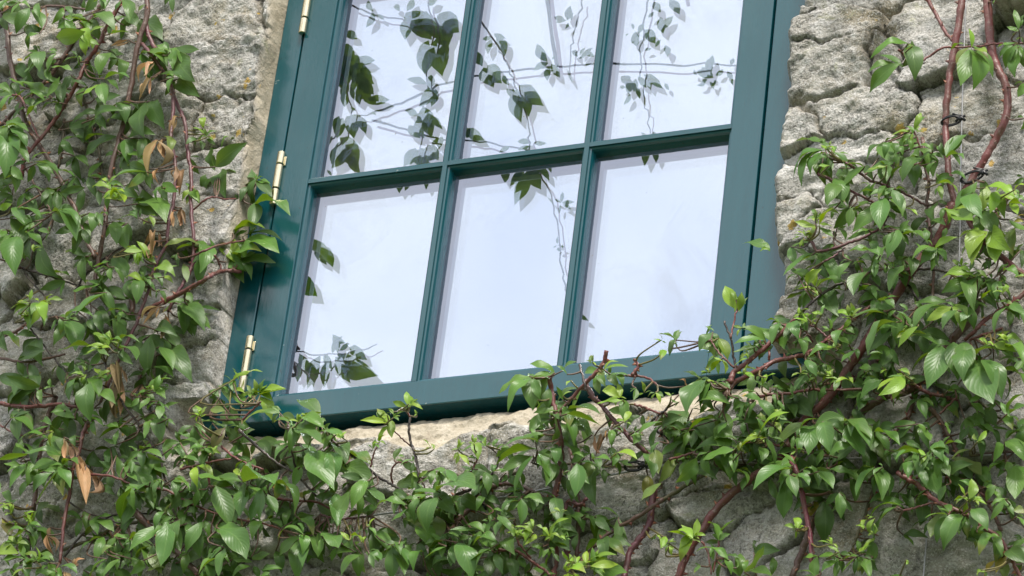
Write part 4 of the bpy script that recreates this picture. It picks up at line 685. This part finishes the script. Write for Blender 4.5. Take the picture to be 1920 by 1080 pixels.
RCANES = [
 (3.5,[(700,215),(760,185),(850,150),(960,130),(1060,122),(1180,118),(1400,122)],.66),
 (3.5,[(695,230),(760,243),(830,262),(900,268),(980,280),(1040,285)],.66),
 (3,[(890,25),(915,65),(945,110),(970,160),(990,225),(1000,290),(1020,340),(1040,400),(1055,500),(1060,560)],.64),
 (2.5,[(1090,0),(1080,50),(1065,110),(1070,155)],.66),
 (2.5,[(1218,-20),(1205,60),(1200,130),(1210,190),(1220,250)],.66),
 (3,[(650,5),(700,25),(760,35),(800,60)],.64),
 (2.5,[(610,270),(650,230),(700,215)],.64),
 (2.2,[(540,650),(600,665),(660,662),(700,650)],.62),
 (2.2,[(540,660),(570,690),(600,700),(640,680)],.62),
 (2.5,[(800,0),(810,60),(800,150),(790,230),(780,300)],.64),
 (2.5,[(590,90),(640,130),(660,200),(640,290)],.64),
]
RLEAVES = """
245 5 270 55 .3;270 60 235 140 .3;290 70 325 100 .25;410 60 370 35 .3;480 0 445 60 .5;600 0 550 40 .5;440 70 510 170 .5;460 90 430 200 .45;470 60 560 190 .5;540 60 520 160 .5;590 80 700 160 .6;600 70 690 120 .5;560 90 620 200 .5;600 120 640 240 .45;550 200 500 300 .4;540 220 530 370 .4;590 190 610 380 .42;600 200 650 280 .4;560 240 620 260 .4
560 380 550 450 .3;540 430 435 400 .25;560 440 500 540 .4;580 450 560 540 .4;560 450 580 520 .4;520 540 560 690 .4;560 590 620 650 .3;500 600 520 700 .35;450 640 500 700 .4;500 590 570 640 .4;430 560 500 590 .3;620 690 600 760 .4;540 740 600 810 .4;480 750 420 830 .5;500 750 540 830 .4;470 760 560 840 .4;530 750 600 800 .4;420 900 400 970 .4;460 890 430 960 .35;540 890 540 960 .25;600 700 560 750 .3
130 160 190 200 .4;120 220 180 310 .4;100 240 110 440 .4;120 300 230 400 .5;130 330 120 450 .5;180 320 280 310 .35;150 340 270 420 .5;170 380 260 500 .55;200 400 270 470 .5;160 440 200 520 .5;240 490 350 500 .35;220 500 330 520 .3;130 460 120 540 .4;150 420 110 500 .5;90 590 60 650 .4;130 590 170 700 .5;110 600 80 700 .5;190 590 230 680 .45;140 590 230 640 .4;100 700 200 770 .5;120 710 110 830 .6;90 740 60 830 .5;130 740 190 850 .55;160 760 60 850 .5;150 800 200 870 .45;60 690 20 760 .3;40 860 60 890 .3;180 560 150 540 .3;260 570 290 585 .3
870 185 820 195 .3;870 190 850 270 .3;890 180 935 280 .3;880 170 940 190 .25;780 250 820 330 .4;770 260 790 300 .3;830 340 880 440 .5;850 330 920 420 .5;840 380 840 410 .4;930 380 960 430 .3;950 450 1000 490 .3;1000 450 1010 610 .3;980 450 970 520 .35;1010 430 1130 530 .3;1020 440 1050 590 .3;1040 430 1090 470 .3
1240 100 1180 80 .3;1245 100 1190 110 .3;1250 100 1270 30 .3;1255 95 1245 50 .25;1255 110 1240 145 .25;1270 100 1280 60 .25;1150 310 1095 220 .28;1150 300 1090 280 .3;1155 315 1080 355 .3;1160 330 1150 410 .3;1170 320 1210 390 .3;1170 300 1190 280 .25;1300 290 1280 250 .28;1310 280 1340 240 .3;1340 270 1390 290 .4;1310 300 1380 240 .25;1250 350 1280 425 .1
740 640 750 700 .5;750 650 830 710 .4;770 650 740 700 .5;1070 720 995 715 .3;1080 720 1145 720 .3;960 740 900 775 .3;1060 740 1000 760 .3;940 850 930 920 .4;1040 850 980 910 .4;1060 860 990 1040 .3;1020 860 960 940 .4;1070 850 1120 960 .35;1100 850 1160 920 .25;1100 820 1170 880 .2;1000 840 940 870 .4;1040 840 1120 870 .4
1220 1030 1185 1010 .25;1220 1030 1230 970 .25;1225 1030 1290 1025 .25;1230 1040 1270 1060 .25;1220 1040 1210 1080 .25;1180 1040 1150 1000 .1;1200 1240 1180 1250 .25;1210 1240 1240 1250 .25;1205 1235 1200 1200 .25;1210 1250 1220 1270 .25;1290 1570 1300 1540 .2;1300 1590 1350 1620 .25;1300 1600 1330 1590 .2
1570 170 1555 180 .3;1590 150 1580 120 .3;1600 160 1600 230 .35;1610 170 1640 120 .3;1640 150 1700 220 .35;1680 250 1640 260 .35;1700 240 1728 200 .3;1560 430 1530 380 .45;1570 400 1560 470 .4;1600 400 1590 460 .4;1610 390 1650 440 .35;1640 380 1728 440 .3;1650 380 1670 450 .3;1550 440 1520 440 .3;1570 470 1540 530 .3;1600 430 1620 500 .25;1650 680 1620 665 .3;1670 680 1700 670 .3;1660 740 1640 850 .3;1680 740 1700 830 .25;1640 740 1610 760 .3;1700 740 1770 750 .25;1700 740 1770 770 .25
1730 150 1790 80 .35;1740 170 1720 80 .35;1750 230 1760 290 .3;1770 0 1820 70 .35;1690 10 1720 60 .35;1660 90 1690 60 .3;1740 410 1760 450 .3;1980 370 1960 300 .35;1990 380 1930 340 .3;1990 390 1900 360 .3;2000 380 2040 350 .35;1960 400 1930 420 .3;1950 410 1910 430 .25;1970 410 1990 450 .3;2060 360 2090 400 .35;2080 330 2095 290 .35;2070 380 2090 430 .3;1970 360 1990 280 .3;2000 400 1990 430 .25;1910 380 1890 350 .25
-40 1250 -50 1180 .30;-20 1260 30 1340 .30;0 1240 60 1350 .30;0 1260 20 1240 .30;-60 1300 -80 1360 .30;90 1790 80 1720 .30;100 1780 150 1740 .30;90 1800 200 1840 .30;100 1800 290 1900 .30;60 1790 110 1700 .30;80 1810 150 1930 .30;20 1790 60 1870 .3;0 1800 -30 1950 .30;-20 1820 -60 1960 .30;30 1840 20 1950 .30;-80 1820 -110 1930 .30;-100 1790 -60 1900 .30;150 1760 230 1820 .30;130 1740 60 1690 .3
"""
RFILL = [(500,-60,632,60,26),(480,180,590,330,14),(430,330,530,480,44),(400,500,455,620,14),(430,640,560,780,0)]

BARK = {'r': (.17, .042, .040), 'p': (.13, .034, .050), 'b': (.115, .055, .042), 'o': (.075, .070, .028), 'd': (.028, .018, .018), 'm': (.15, .025, .045)}
def smooth_path(pts, n=5):
    P_ = np.array(pts, float)
    if len(P_) < 3: return np.array([P_[0] + (P_[-1] - P_[0]) * t for t in np.linspace(0, 1, 6)])
    Q = np.vstack([2 * P_[0] - P_[1], P_, 2 * P_[-1] - P_[-2]]); out = []
    for i in range(1, len(Q) - 2):
        p0, p1, p2, p3 = Q[i - 1:i + 3]
        for t in np.linspace(0, 1, n, endpoint=False):
            out.append(.5 * (2 * p1 + (p2 - p0) * t + (2 * p0 - 5 * p1 + 4 * p2 - p3) * t * t + (3 * p1 - p0 - 3 * p2 + p3) * t ** 3))
    out.append(Q[-2]); return np.array(out)
def tube(path, rad, seg=8, jit=0.):
    """returns verts, faces"""
    n = len(path); T = np.gradient(path, axis=0); T /= np.linalg.norm(T, axis=1)[:, None] + 1e-12
    ref = np.array([0, 1., 0]); V_ = []
    for i in range(n):
        a = np.cross(T[i], ref); a /= np.linalg.norm(a) + 1e-9; b = np.cross(T[i], a)
        r = rad[i] * (1 + (rnd.uniform(-jit, jit) if jit else 0))
        for k in range(seg):
            th = 2 * math.pi * k / seg; V_.append(path[i] + r * (math.cos(th) * a + math.sin(th) * b))
    F_ = []
    for i in range(n - 1):
        for k in range(seg):
            k2 = (k + 1) % seg; F_.append((i * seg + k, i * seg + k2, (i + 1) * seg + k2, (i + 1) * seg + k))
    F_.append(tuple(range(seg))[::-1]); F_.append(tuple((n - 1) * seg + k for k in range(seg)))
    return V_, F_
NU, NV = 10, 5
uu = np.linspace(0, 1, NU); vv_ = np.linspace(-1, 1, NV)
prof = np.array([.04, .39, .71, .92, 1.0, .98, .87, .64, .30, .0])
lq = []
for i in range(NU - 1):
    for j in range(NV - 1): lq.append((i * NV + j, (i + 1) * NV + j, (i + 1) * NV + j + 1, i * NV + j + 1))
lq = np.array(lq)
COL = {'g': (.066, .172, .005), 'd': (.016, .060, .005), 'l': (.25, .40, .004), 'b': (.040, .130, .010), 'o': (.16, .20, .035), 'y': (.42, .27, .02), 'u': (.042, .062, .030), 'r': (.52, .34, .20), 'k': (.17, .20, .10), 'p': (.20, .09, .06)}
def norm(v): return v / (np.linalg.norm(v) + 1e-12)
class Leaves:
    def __init__(s): s.V = []; s.C = []; s.UV = []
    def add(s, B, T, code, wr=.30, nrm=None, curl=None, fold=None):
        B = np.array(B, float); T = np.array(T, float); L_ = np.linalg.norm(T - B); t = norm(T - B)
        if nrm is None:
            nrm = np.array([.25, -.75, .55]) + rng.normal(0, .30, 3)
            if code == 'b': nrm = np.array([.1, -.6, .85]) + rng.normal(0, .18, 3)
            if code == 'd': nrm = np.array([.1, -.9, .1]) + rng.normal(0, .35, 3)
        n = norm(nrm - t * np.dot(nrm, t)); sd = np.cross(t, n)
        curl = rng.normal(.11, .07) if curl is None else curl
        fold = rng.uniform(.08, .42) if fold is None else fold
        tw = rng.normal(0, .25); lat = rng.normal(0, .06); ph = rng.uniform(0, 6); wav = rng.uniform(.0, .07)
        bend = 4 * curl * uu * (1 - uu) - .05 * uu ** 3
        cx = np.outer(uu, np.ones(NV)); vx = np.outer(np.ones(NU), vv_)
        w = np.outer(prof, np.ones(NV)) * L_ * wr * .80
        pz = (bend[:, None] * L_) + np.abs(vx) * w * fold + wav * L_ * np.sin(cx * 9 + ph + vx) * np.abs(vx) * (prof[:, None]) + tw * cx * vx * w * .5
        py_ = vx * w * (1 - .15 * fold) + (4 * lat * uu * (1 - uu))[:, None] * L_
        Pp = B + cx[..., None] * L_ * t + py_[..., None] * sd + pz[..., None] * n
        s.V.append(Pp.reshape(-1, 3))
        c = np.array(COL[code]) * rng.uniform(.62, 1.30) * np.array([rng.uniform(.85, 1.2), 1, rng.uniform(.8, 1.2)])
        cc = np.ones((NU * NV, 4)); cc[:, :3] = c
        if code in 'gol' and rng.random() < .10: cc[-NV * 3:, :3] = cc[-NV * 3:, :3] * .4 + np.array((.30, .20, .03)) * .6
        s.C.append(cc); s.UV.append(np.stack([cx.ravel(), vx.ravel()], 1))
    def build(s, name, mat, parent):
        if not s.V: return
        n = len(s.V); F_ = (lq[None] + (np.arange(n) * NU * NV)[:, None, None]).reshape(-1, 4)
        loc = np.array(parent.location)
        return mesh_obj(name, np.concatenate(s.V) - loc, F_, mat, parent, True, np.concatenate(s.C), np.concatenate(s.UV))
class Tubes:
    def __init__(s): s.V = []; s.F = []; s.C = []
    def add(s, path, rad, col, seg=6, jit=0.):
        v, f = tube(path, rad, seg, jit); n = len(s.V); s.V += v; s.F += [tuple(n + i for i in q) for q in f]; s.C += [(*col, 1)] * len(v)
    def thorn(s, p, d, L_, col, ax):
        d = norm(d); ax = norm(ax); sd = np.cross(d, ax); n = len(s.V)
        s.V += [p + ax * L_ * .45, p + sd * L_ * .18, p - ax * L_ * .45, p - sd * L_ * .18, p + d * L_ - ax * L_ * .25]
        s.F += [(n, n + 1, n + 4), (n + 1, n + 2, n + 4), (n + 2, n + 3, n + 4), (n + 3, n, n + 4)]; s.C += [(*col, 1)] * 5
    def build(s, name, mat, parent):
        if not s.V: return
        loc = np.array(parent.location)
        return mesh_obj(name, np.array(s.V) - loc, s.F, mat, parent, True, s.C)
def plant(loc, label, group=None):
    e = empty("climbing_rose", loc); tag(e, label, "climbing plant", group)
    return dict(e=e, lv=Leaves(), dry=Leaves(), tw=Tubes(), canes=[])
PL = {'L': plant(at(180, 1070, -.05), "climbing rose with reddish canes and curled brown leaves, left of the window"),
      'B': plant(at(1040, 1075, -.05), "climbing rose spreading low along the wall directly under the window"),
      'R': plant(at(1500, 1075, -.05), "climbing rose with thick red thorny canes, right of the window")}
def owner(x, y): return 'L' if x < 560 else ('B' if x < 1270 and y > 600 else 'R')
cane_pts = []                                # (px, py, y, plant)
def add_cane(key, pts_px, r_px, col, depth, taper=.75, thorns=True):
    pl = PL[key]; D = depth if isinstance(depth, (list, tuple)) else (depth, depth)
    n = len(pts_px); pts = []
    for i, (x, y) in enumerate(pts_px):
        f = i / max(1, n - 1)
        if 410 < x < 580 and 250 < y < 720: pts.append(at(x, y, -.05 if x < 430 else -.026)); continue
        pts.append(at(x, y, D[0] * (1 - f) + D[1] * f + rnd.uniform(-.004, .004)))
    path = smooth_path(pts, 7); path += rng.normal(0, .0004, path.shape)
    rad = r_px * 1.18 / 1330 * np.linspace(1, taper, len(path)) * (1 + .06 * np.sin(np.arange(len(path)) * 1.3 + rnd.random() * 6))
    T_ = Tubes(); T_.add(path, rad, np.array(BARK[col]) * rnd.uniform(.85, 1.15), 10)
    if thorns and r_px > 2.4:
        H_ = T_; k = 2
        while k < len(path) - 1:
            ax = norm(path[min(k + 1, len(path) - 1)] - path[k - 1]); d = np.cross(ax, np.array([rng.normal(), rng.normal() - .0, rng.normal()]))
            H_.thorn(path[k] + norm(d) * rad[k] * .85, d, .0042 + .0025 * rnd.random(), (.42, .16, .09) if rnd.random() < .6 else (.2, .05, .04), ax)
            k += rnd.randint(2, 5)
    o = T_.build("cane", M_CANE, pl['e'])
    pp = pix(path)
    for q, p3 in zip(pp, path): cane_pts.append((q[0], q[1], p3[1], key))
    return o
for key, t, r, col, dep, pts in CANES:
    P2 = [conv(t, a, b) for a, b in pts]
    if key == '?': key = owner(*P2[len(P2) // 2])
    add_cane(key, P2, r / TILE[t][2], col, dep)
# the plants carry on past the frame, down to their roots and along the wall
xr_ = random.Random(5)
for key, x0, y0, dx, dy, n in (('L', 60, 1090, -.25, 1, 5), ('B', 900, 1095, .1, 1, 5), ('R', 1600, 1095, .15, 1, 6), ('L', -15, 300, -1, .2, 5), ('L', -15, 800, -1, .5, 4), ('R', 1935, 500, 1, -.1, 5), ('R', 1935, 900, 1, .4, 4), ('R', 1700, -55, .2, -1, 3), ('L', 200, -60, -.2, -1, 3)):
    for k in range(n):
        x, y = x0 + xr_.uniform(-220, 220) * abs(dy) ** 2, y0 + xr_.uniform(-200, 200) * (1 - abs(dy)); pts = [(x, y)]; a = math.atan2(dy, dx) + xr_.uniform(-.5, .5)
        for j in range(6):
            a += xr_.uniform(-.3, .3); x += math.cos(a) * 75; y += math.sin(a) * 75; pts.append((x, y))
        add_cane(key, pts, xr_.uniform(2.5, 5), xr_.choice('rbpo'), (-.06, -.06), thorns=False)
CP = np.array([(a, b, c) for a, b, c, _ in cane_pts]); CK = [k for *_, k in cane_pts]
def nearest(x, y):
    d = np.hypot(CP[:, 0] - x, CP[:, 1] - y); i = int(d.argmin()); return d[i], i
def twig(pl, a, b, r0, r1, col=(.10, .045, .035), sag=.0):
    mid = (a + b) / 2 + np.array([rng.normal(0, .12), -.06, -.10 + sag]) * np.linalg.norm(b - a)
    path = smooth_path([a, mid, b], 4); pl['tw'].add(path, np.linspace(r0, r1, len(path)), np.array(col) * rnd.uniform(.8, 1.3), 6)
def place_leaf(x0, y0, x1, y1, code, y, wr=None, comp=True, key=None):
    key = key or owner(x0, y0); pl = PL[key]
    if code == 'r': x1 = x0 + (x1 - x0) * 1.05; y1 = y0 + (y1 - y0) * 1.05
    if code != 'r': x1 = x0 + (x1 - x0) * 1.18; y1 = y0 + (y1 - y0) * 1.18
    k_ = min(1., 82 / max(1., math.hypot(x1 - x0, y1 - y0))); x1 = x0 + (x1 - x0) * k_; y1 = y0 + (y1 - y0) * k_
    Lp = math.hypot(x1 - x0, y1 - y0); Lw = Lp / 1330
    tip_out = rng.normal(-.10, .28) * Lw
    if 405 < x0 < 580 and 230 < y0 < 760: y = max(y, -.024 + rng.uniform(0, .006))
    elif 330 < x0 <= 405 and 230 < y0 < 760: y = max(y, -.060)
    B = at(x0, y0, y); T = at(x1, y1, y + tip_out)
    tgt = pl['dry'] if code == 'r' else pl['lv']
    if code == 'r': tgt.add(B, T, 'r', (wr or .22) * .56, None, rng.normal(.0, .28), rng.uniform(.5, 2.4))
    else: tgt.add(B, T, code, min(wr, .35) * .82 if wr else rng.uniform(.19, .27))
    d, i = nearest(x0, y0)
    if comp and 7 < d < 75:
        C3 = at(CP[i, 0], CP[i, 1], CP[i, 2])
        twig(pl, C3, B, .0013, .0008, (.10, .05, .03) if code != 'l' else (.15, .13, .03))
    return B, T
for t, txt in LEAVES.items():
    for row in txt.replace('\n', ';').split(';'):
        q = row.split()
        if len(q) < 5: continue
        x0, y0 = conv(t, float(q[0]), float(q[1])); x1, y1 = conv(t, float(q[2]), float(q[3]))
        code = q[4][0]; wr = float(q[5]) if len(q) > 5 else None
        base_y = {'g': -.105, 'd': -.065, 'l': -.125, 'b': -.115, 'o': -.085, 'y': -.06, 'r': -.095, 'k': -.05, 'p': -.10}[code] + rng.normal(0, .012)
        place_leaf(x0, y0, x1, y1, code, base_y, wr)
        Lp = math.hypot(x1 - x0, y1 - y0)
        if code == 'r':
            for k in range(rnd.choice((1, 2, 2))):
                ax_, ay_ = rnd.uniform(-5, 5), rnd.uniform(-4, 9)
                place_leaf(x0 + ax_, y0 + ay_, x0 + ax_ + (x1 - x0) * rnd.uniform(.4, .9) + rnd.uniform(-12, 12), y0 + ay_ + (y1 - y0) * rnd.uniform(.5, .95), 'r', base_y + rnd.uniform(-.01, .01), wr, k == 0)
        if code in 'gbld':                      # the other leaflets of the same leaf
            a0 = math.atan2(y1 - y0, x1 - x0)
            for k in range(rnd.choice((1, 1, 2, 2, 3, 3)) if Lp < 55 else rnd.choice((1, 1, 2, 2))):
                a = a0 + rnd.choice((-1, 1)) * rnd.uniform(.5, 1.7); l = Lp * rnd.uniform(.45, .85)
                cx, cy = x0 + rnd.uniform(-.15, .15) * Lp, y0 + rnd.uniform(-.15, .15) * Lp
                ex, ey = cx + math.cos(a) * l, cy + math.sin(a) * l + .2 * l
                if code == 'l': cd = rnd.choice('llg')
                else: cd = rnd.choice('gdgb') if code != 'd' else 'd'
                # leave bare what the photograph shows bare: glass, frame, mortar bed
                if 520 < ex < 1390 and ey < 790 - (ex - 520) * .075 and not (x0 > 1100 and y0 > 600): continue
                if ex > 1330 and ex < 1470 and ey < 560: continue
                place_leaf(cx, cy, ex, ey, cd, base_y + rnd.uniform(.008, .03), None, False, owner(x0, y0))
# background leaves close to the wall, in the thick of the plants
for (x0, y0, x1, y1, n) in FILL:
    for _ in range(n):
        x, y = rnd.uniform(x0, x1), rnd.uniform(y0, y1); d, i = nearest(x, y)
        if d > 55: continue
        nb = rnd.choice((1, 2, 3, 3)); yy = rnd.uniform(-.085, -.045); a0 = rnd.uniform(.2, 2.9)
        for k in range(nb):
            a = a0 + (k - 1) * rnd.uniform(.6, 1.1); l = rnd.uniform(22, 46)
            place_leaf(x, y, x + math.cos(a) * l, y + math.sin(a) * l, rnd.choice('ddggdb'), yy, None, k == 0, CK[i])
# young tip rosettes
for (x, y, s_) in TIPS:
    key = owner(x, y); yy = -.125 + rnd.uniform(-.015, .01); n = rnd.randint(4, 7)
    for k in range(n):
        a = -math.pi / 2 + rnd.uniform(-2.2, 2.2); l = s_ * rnd.uniform(.5, 1.1)
        place_leaf(x + rnd.uniform(-3, 3), y + rnd.uniform(-3, 3), x + math.cos(a) * l, y + math.sin(a) * l, rnd.choice('lllgo'), yy, rnd.uniform(.2, .32), k == 0, key)
for k_, pl in PL.items():
    pl['lv'].build("foliage", M_LEAF, pl['e']); 
    for v_, c_, u_ in zip(pl['dry'].V, pl['dry'].C, pl['dry'].UV):
        one = Leaves(); one.V, one.C, one.UV = [v_], [c_], [u_]; one.build("withered_leaf", M_DRY, pl['e'])
    tag(pl['tw'].build("twigs", M_CANE, pl['e']), kind="stuff")

# shoots arching out from the wall above the window: seen only mirrored in the glass
OV = plant((.0, -.05, RT + .25), "rose shoots arching out above the window, seen mirrored in its panes")
def atm(px, py, d):                           # real point whose mirror image in the front glass shows at the pixel
    p = at(px, py, GD + d); return np.array([p[0], GD - d, p[2]])
for r_px, pts, d in RCANES:
    n = len(pts); path = smooth_path([atm(a + rnd.uniform(-4, 4), b + rnd.uniform(-4, 4), d + rnd.uniform(-.01, .01)) for a, b in pts], 6); path += rng.normal(0, .0012, path.shape)
    T_ = Tubes(); T_.add(path, .72 * r_px / 1330 * np.linspace(1, .7, len(path)), np.array(BARK['b']), 8); T_.build("cane", M_CANE, OV['e'])
for row in RLEAVES.replace('\n', ';').split(';'):
    q = row.split()
    if len(q) < 4: continue
    x0, y0 = conv(9, float(q[0]), float(q[1])); x1, y1 = conv(9, float(q[2]), float(q[3])); wr = float(q[4]) * (.66 if float(q[4]) >= .45 else .76)
    d = .64; B = atm(x0, y0, d); T = atm(x1, y1, d + rng.normal(0, .004))
    OV['lv'].add(B, T, 'u', wr, np.array([.35, .85, -.45]) + rng.normal(0, .22, 3) * .6, rng.normal(.03, .03), .12)
for (x0, y0, x1, y1, n) in RFILL:             # unseen leafage added so its reflection darkens the left jamb
    for _ in range(n):
        x, y = rnd.uniform(x0, x1), rnd.uniform(y0, y1); a = rnd.uniform(.2, 2.9); l = rnd.uniform(30, 60); d = rnd.uniform(.5, .7)
        OV['lv'].add(atm(x, y, d), atm(x + math.cos(a) * l, y + math.sin(a) * l, d), 'u', .33, np.array([.35, .85, -.45]) + rng.normal(0, .2, 3), .03, .1)
for k in range(5):                            # arching carriers back to the wall
    xw = -.25 + .2 * k; a = np.array([xw, -.04, RT + .35 + .05 * k]); c = np.array([xw + .05, -.64, .62 + .09 * (k % 3)]); 
    b = (a + c) / 2 + np.array([0, -.02, .22]); path = smooth_path([a, b, c], 8)
    T_ = Tubes(); T_.add(path, np.linspace(.006, .003, len(path)), np.array(BARK['r']), 8); T_.build("cane", M_CANE, OV['e'])
OV['lv'].build("foliage", M_LEAF, OV['e'])

# ------------------------------------------------------------------ training wires and ties
def wire_obj(name, pts, r, mat, label, cat, group, sm=4, col=(.4, .4, .4)):
    T_ = Tubes(); path = smooth_path([at(x, y, d) for x, y, d in pts], sm); T_.add(path, [r] * len(path), col, 8)
    e = T_.V[0]; o = mesh_obj(name, T_.V, T_.F, mat, None, True); tag(o, label, cat, group); return o
wire_obj("training_wire", [(1812, -20, -.052), (1806, 140, -.050), (1801, 330, -.05), (1797, 520, -.048), (1778, 720, -.047)], .0011, M_WIRE, "thin upright steel wire between the two thick red canes", "wire", None)
wire_obj("training_wire", [(1745, 900, -.05), (1738, 1000, -.05), (1730, 1100, -.05)], .0009, M_WIRE, "pale slack wire hanging over the smooth stone at lower right", "wire", None)
wire_obj("training_wire", [(560, 985, -.05), (760, 958, -.055), (960, 930, -.05), (1250, 872, -.05), (1500, 862, -.052), (1700, 858, -.05), (1960, 850, -.05)], .0014, M_WIRE, "level steel wire behind the canes below the window", "wire", None)
def tie(px, py, dep, ang, label, s=1.):
    s *= .8
    c = at(px, py, dep); T_ = Tubes(); ca, sa = math.cos(ang), math.sin(ang); pts = []
    for k in range(26):
        a = k / 12 * 2 * math.pi * 1.0; r = .0155 * s
        u_, v_ = r * math.cos(a), .0050 * s * math.sin(a)
        pts.append(c + np.array([u_ * ca + .002 * k / 26, v_ * -1.0, u_ * sa + .003 * (k / 26 - .5) + .004 * math.sin(a)]))
    pts.append(pts[-1] + np.array([-.012, -.004, .002]) * s); path = smooth_path(pts, 3)
    T_.add(path, [.0012] * len(path), (0, 0, 0), 6)
    mid = np.array(T_.V); kn = len(T_.V); kp = pts[0]
    for dx in (-.006, .0, .006): T_.add(np.array([kp + np.array([dx, -.001, -.003]), kp + np.array([dx * .3, -.002, .001]), kp + np.array([-dx, -.001, .004])]), [.0018] * 3, (0, 0, 0), 6)
    o = mesh_obj("plant_tie", T_.V, T_.F, M_BLACK, None, True); tag(o, label, "plant tie", "black ties on the canes")
tie(1783, 226, -.062, .1, "black tie round the straighter thick red cane, beside the upright wire")
tie(1822, 331, -.066, .25, "black tie round the bent thick red cane where the leaves begin", 1.15)
tie(892, 948, -.062, -.2, "black looped tie on the brown cane under the middle of the window", 1.2)
tie(1188, 874, -.060, .0, "black tie on the green cane just right of the red shoots below the window")
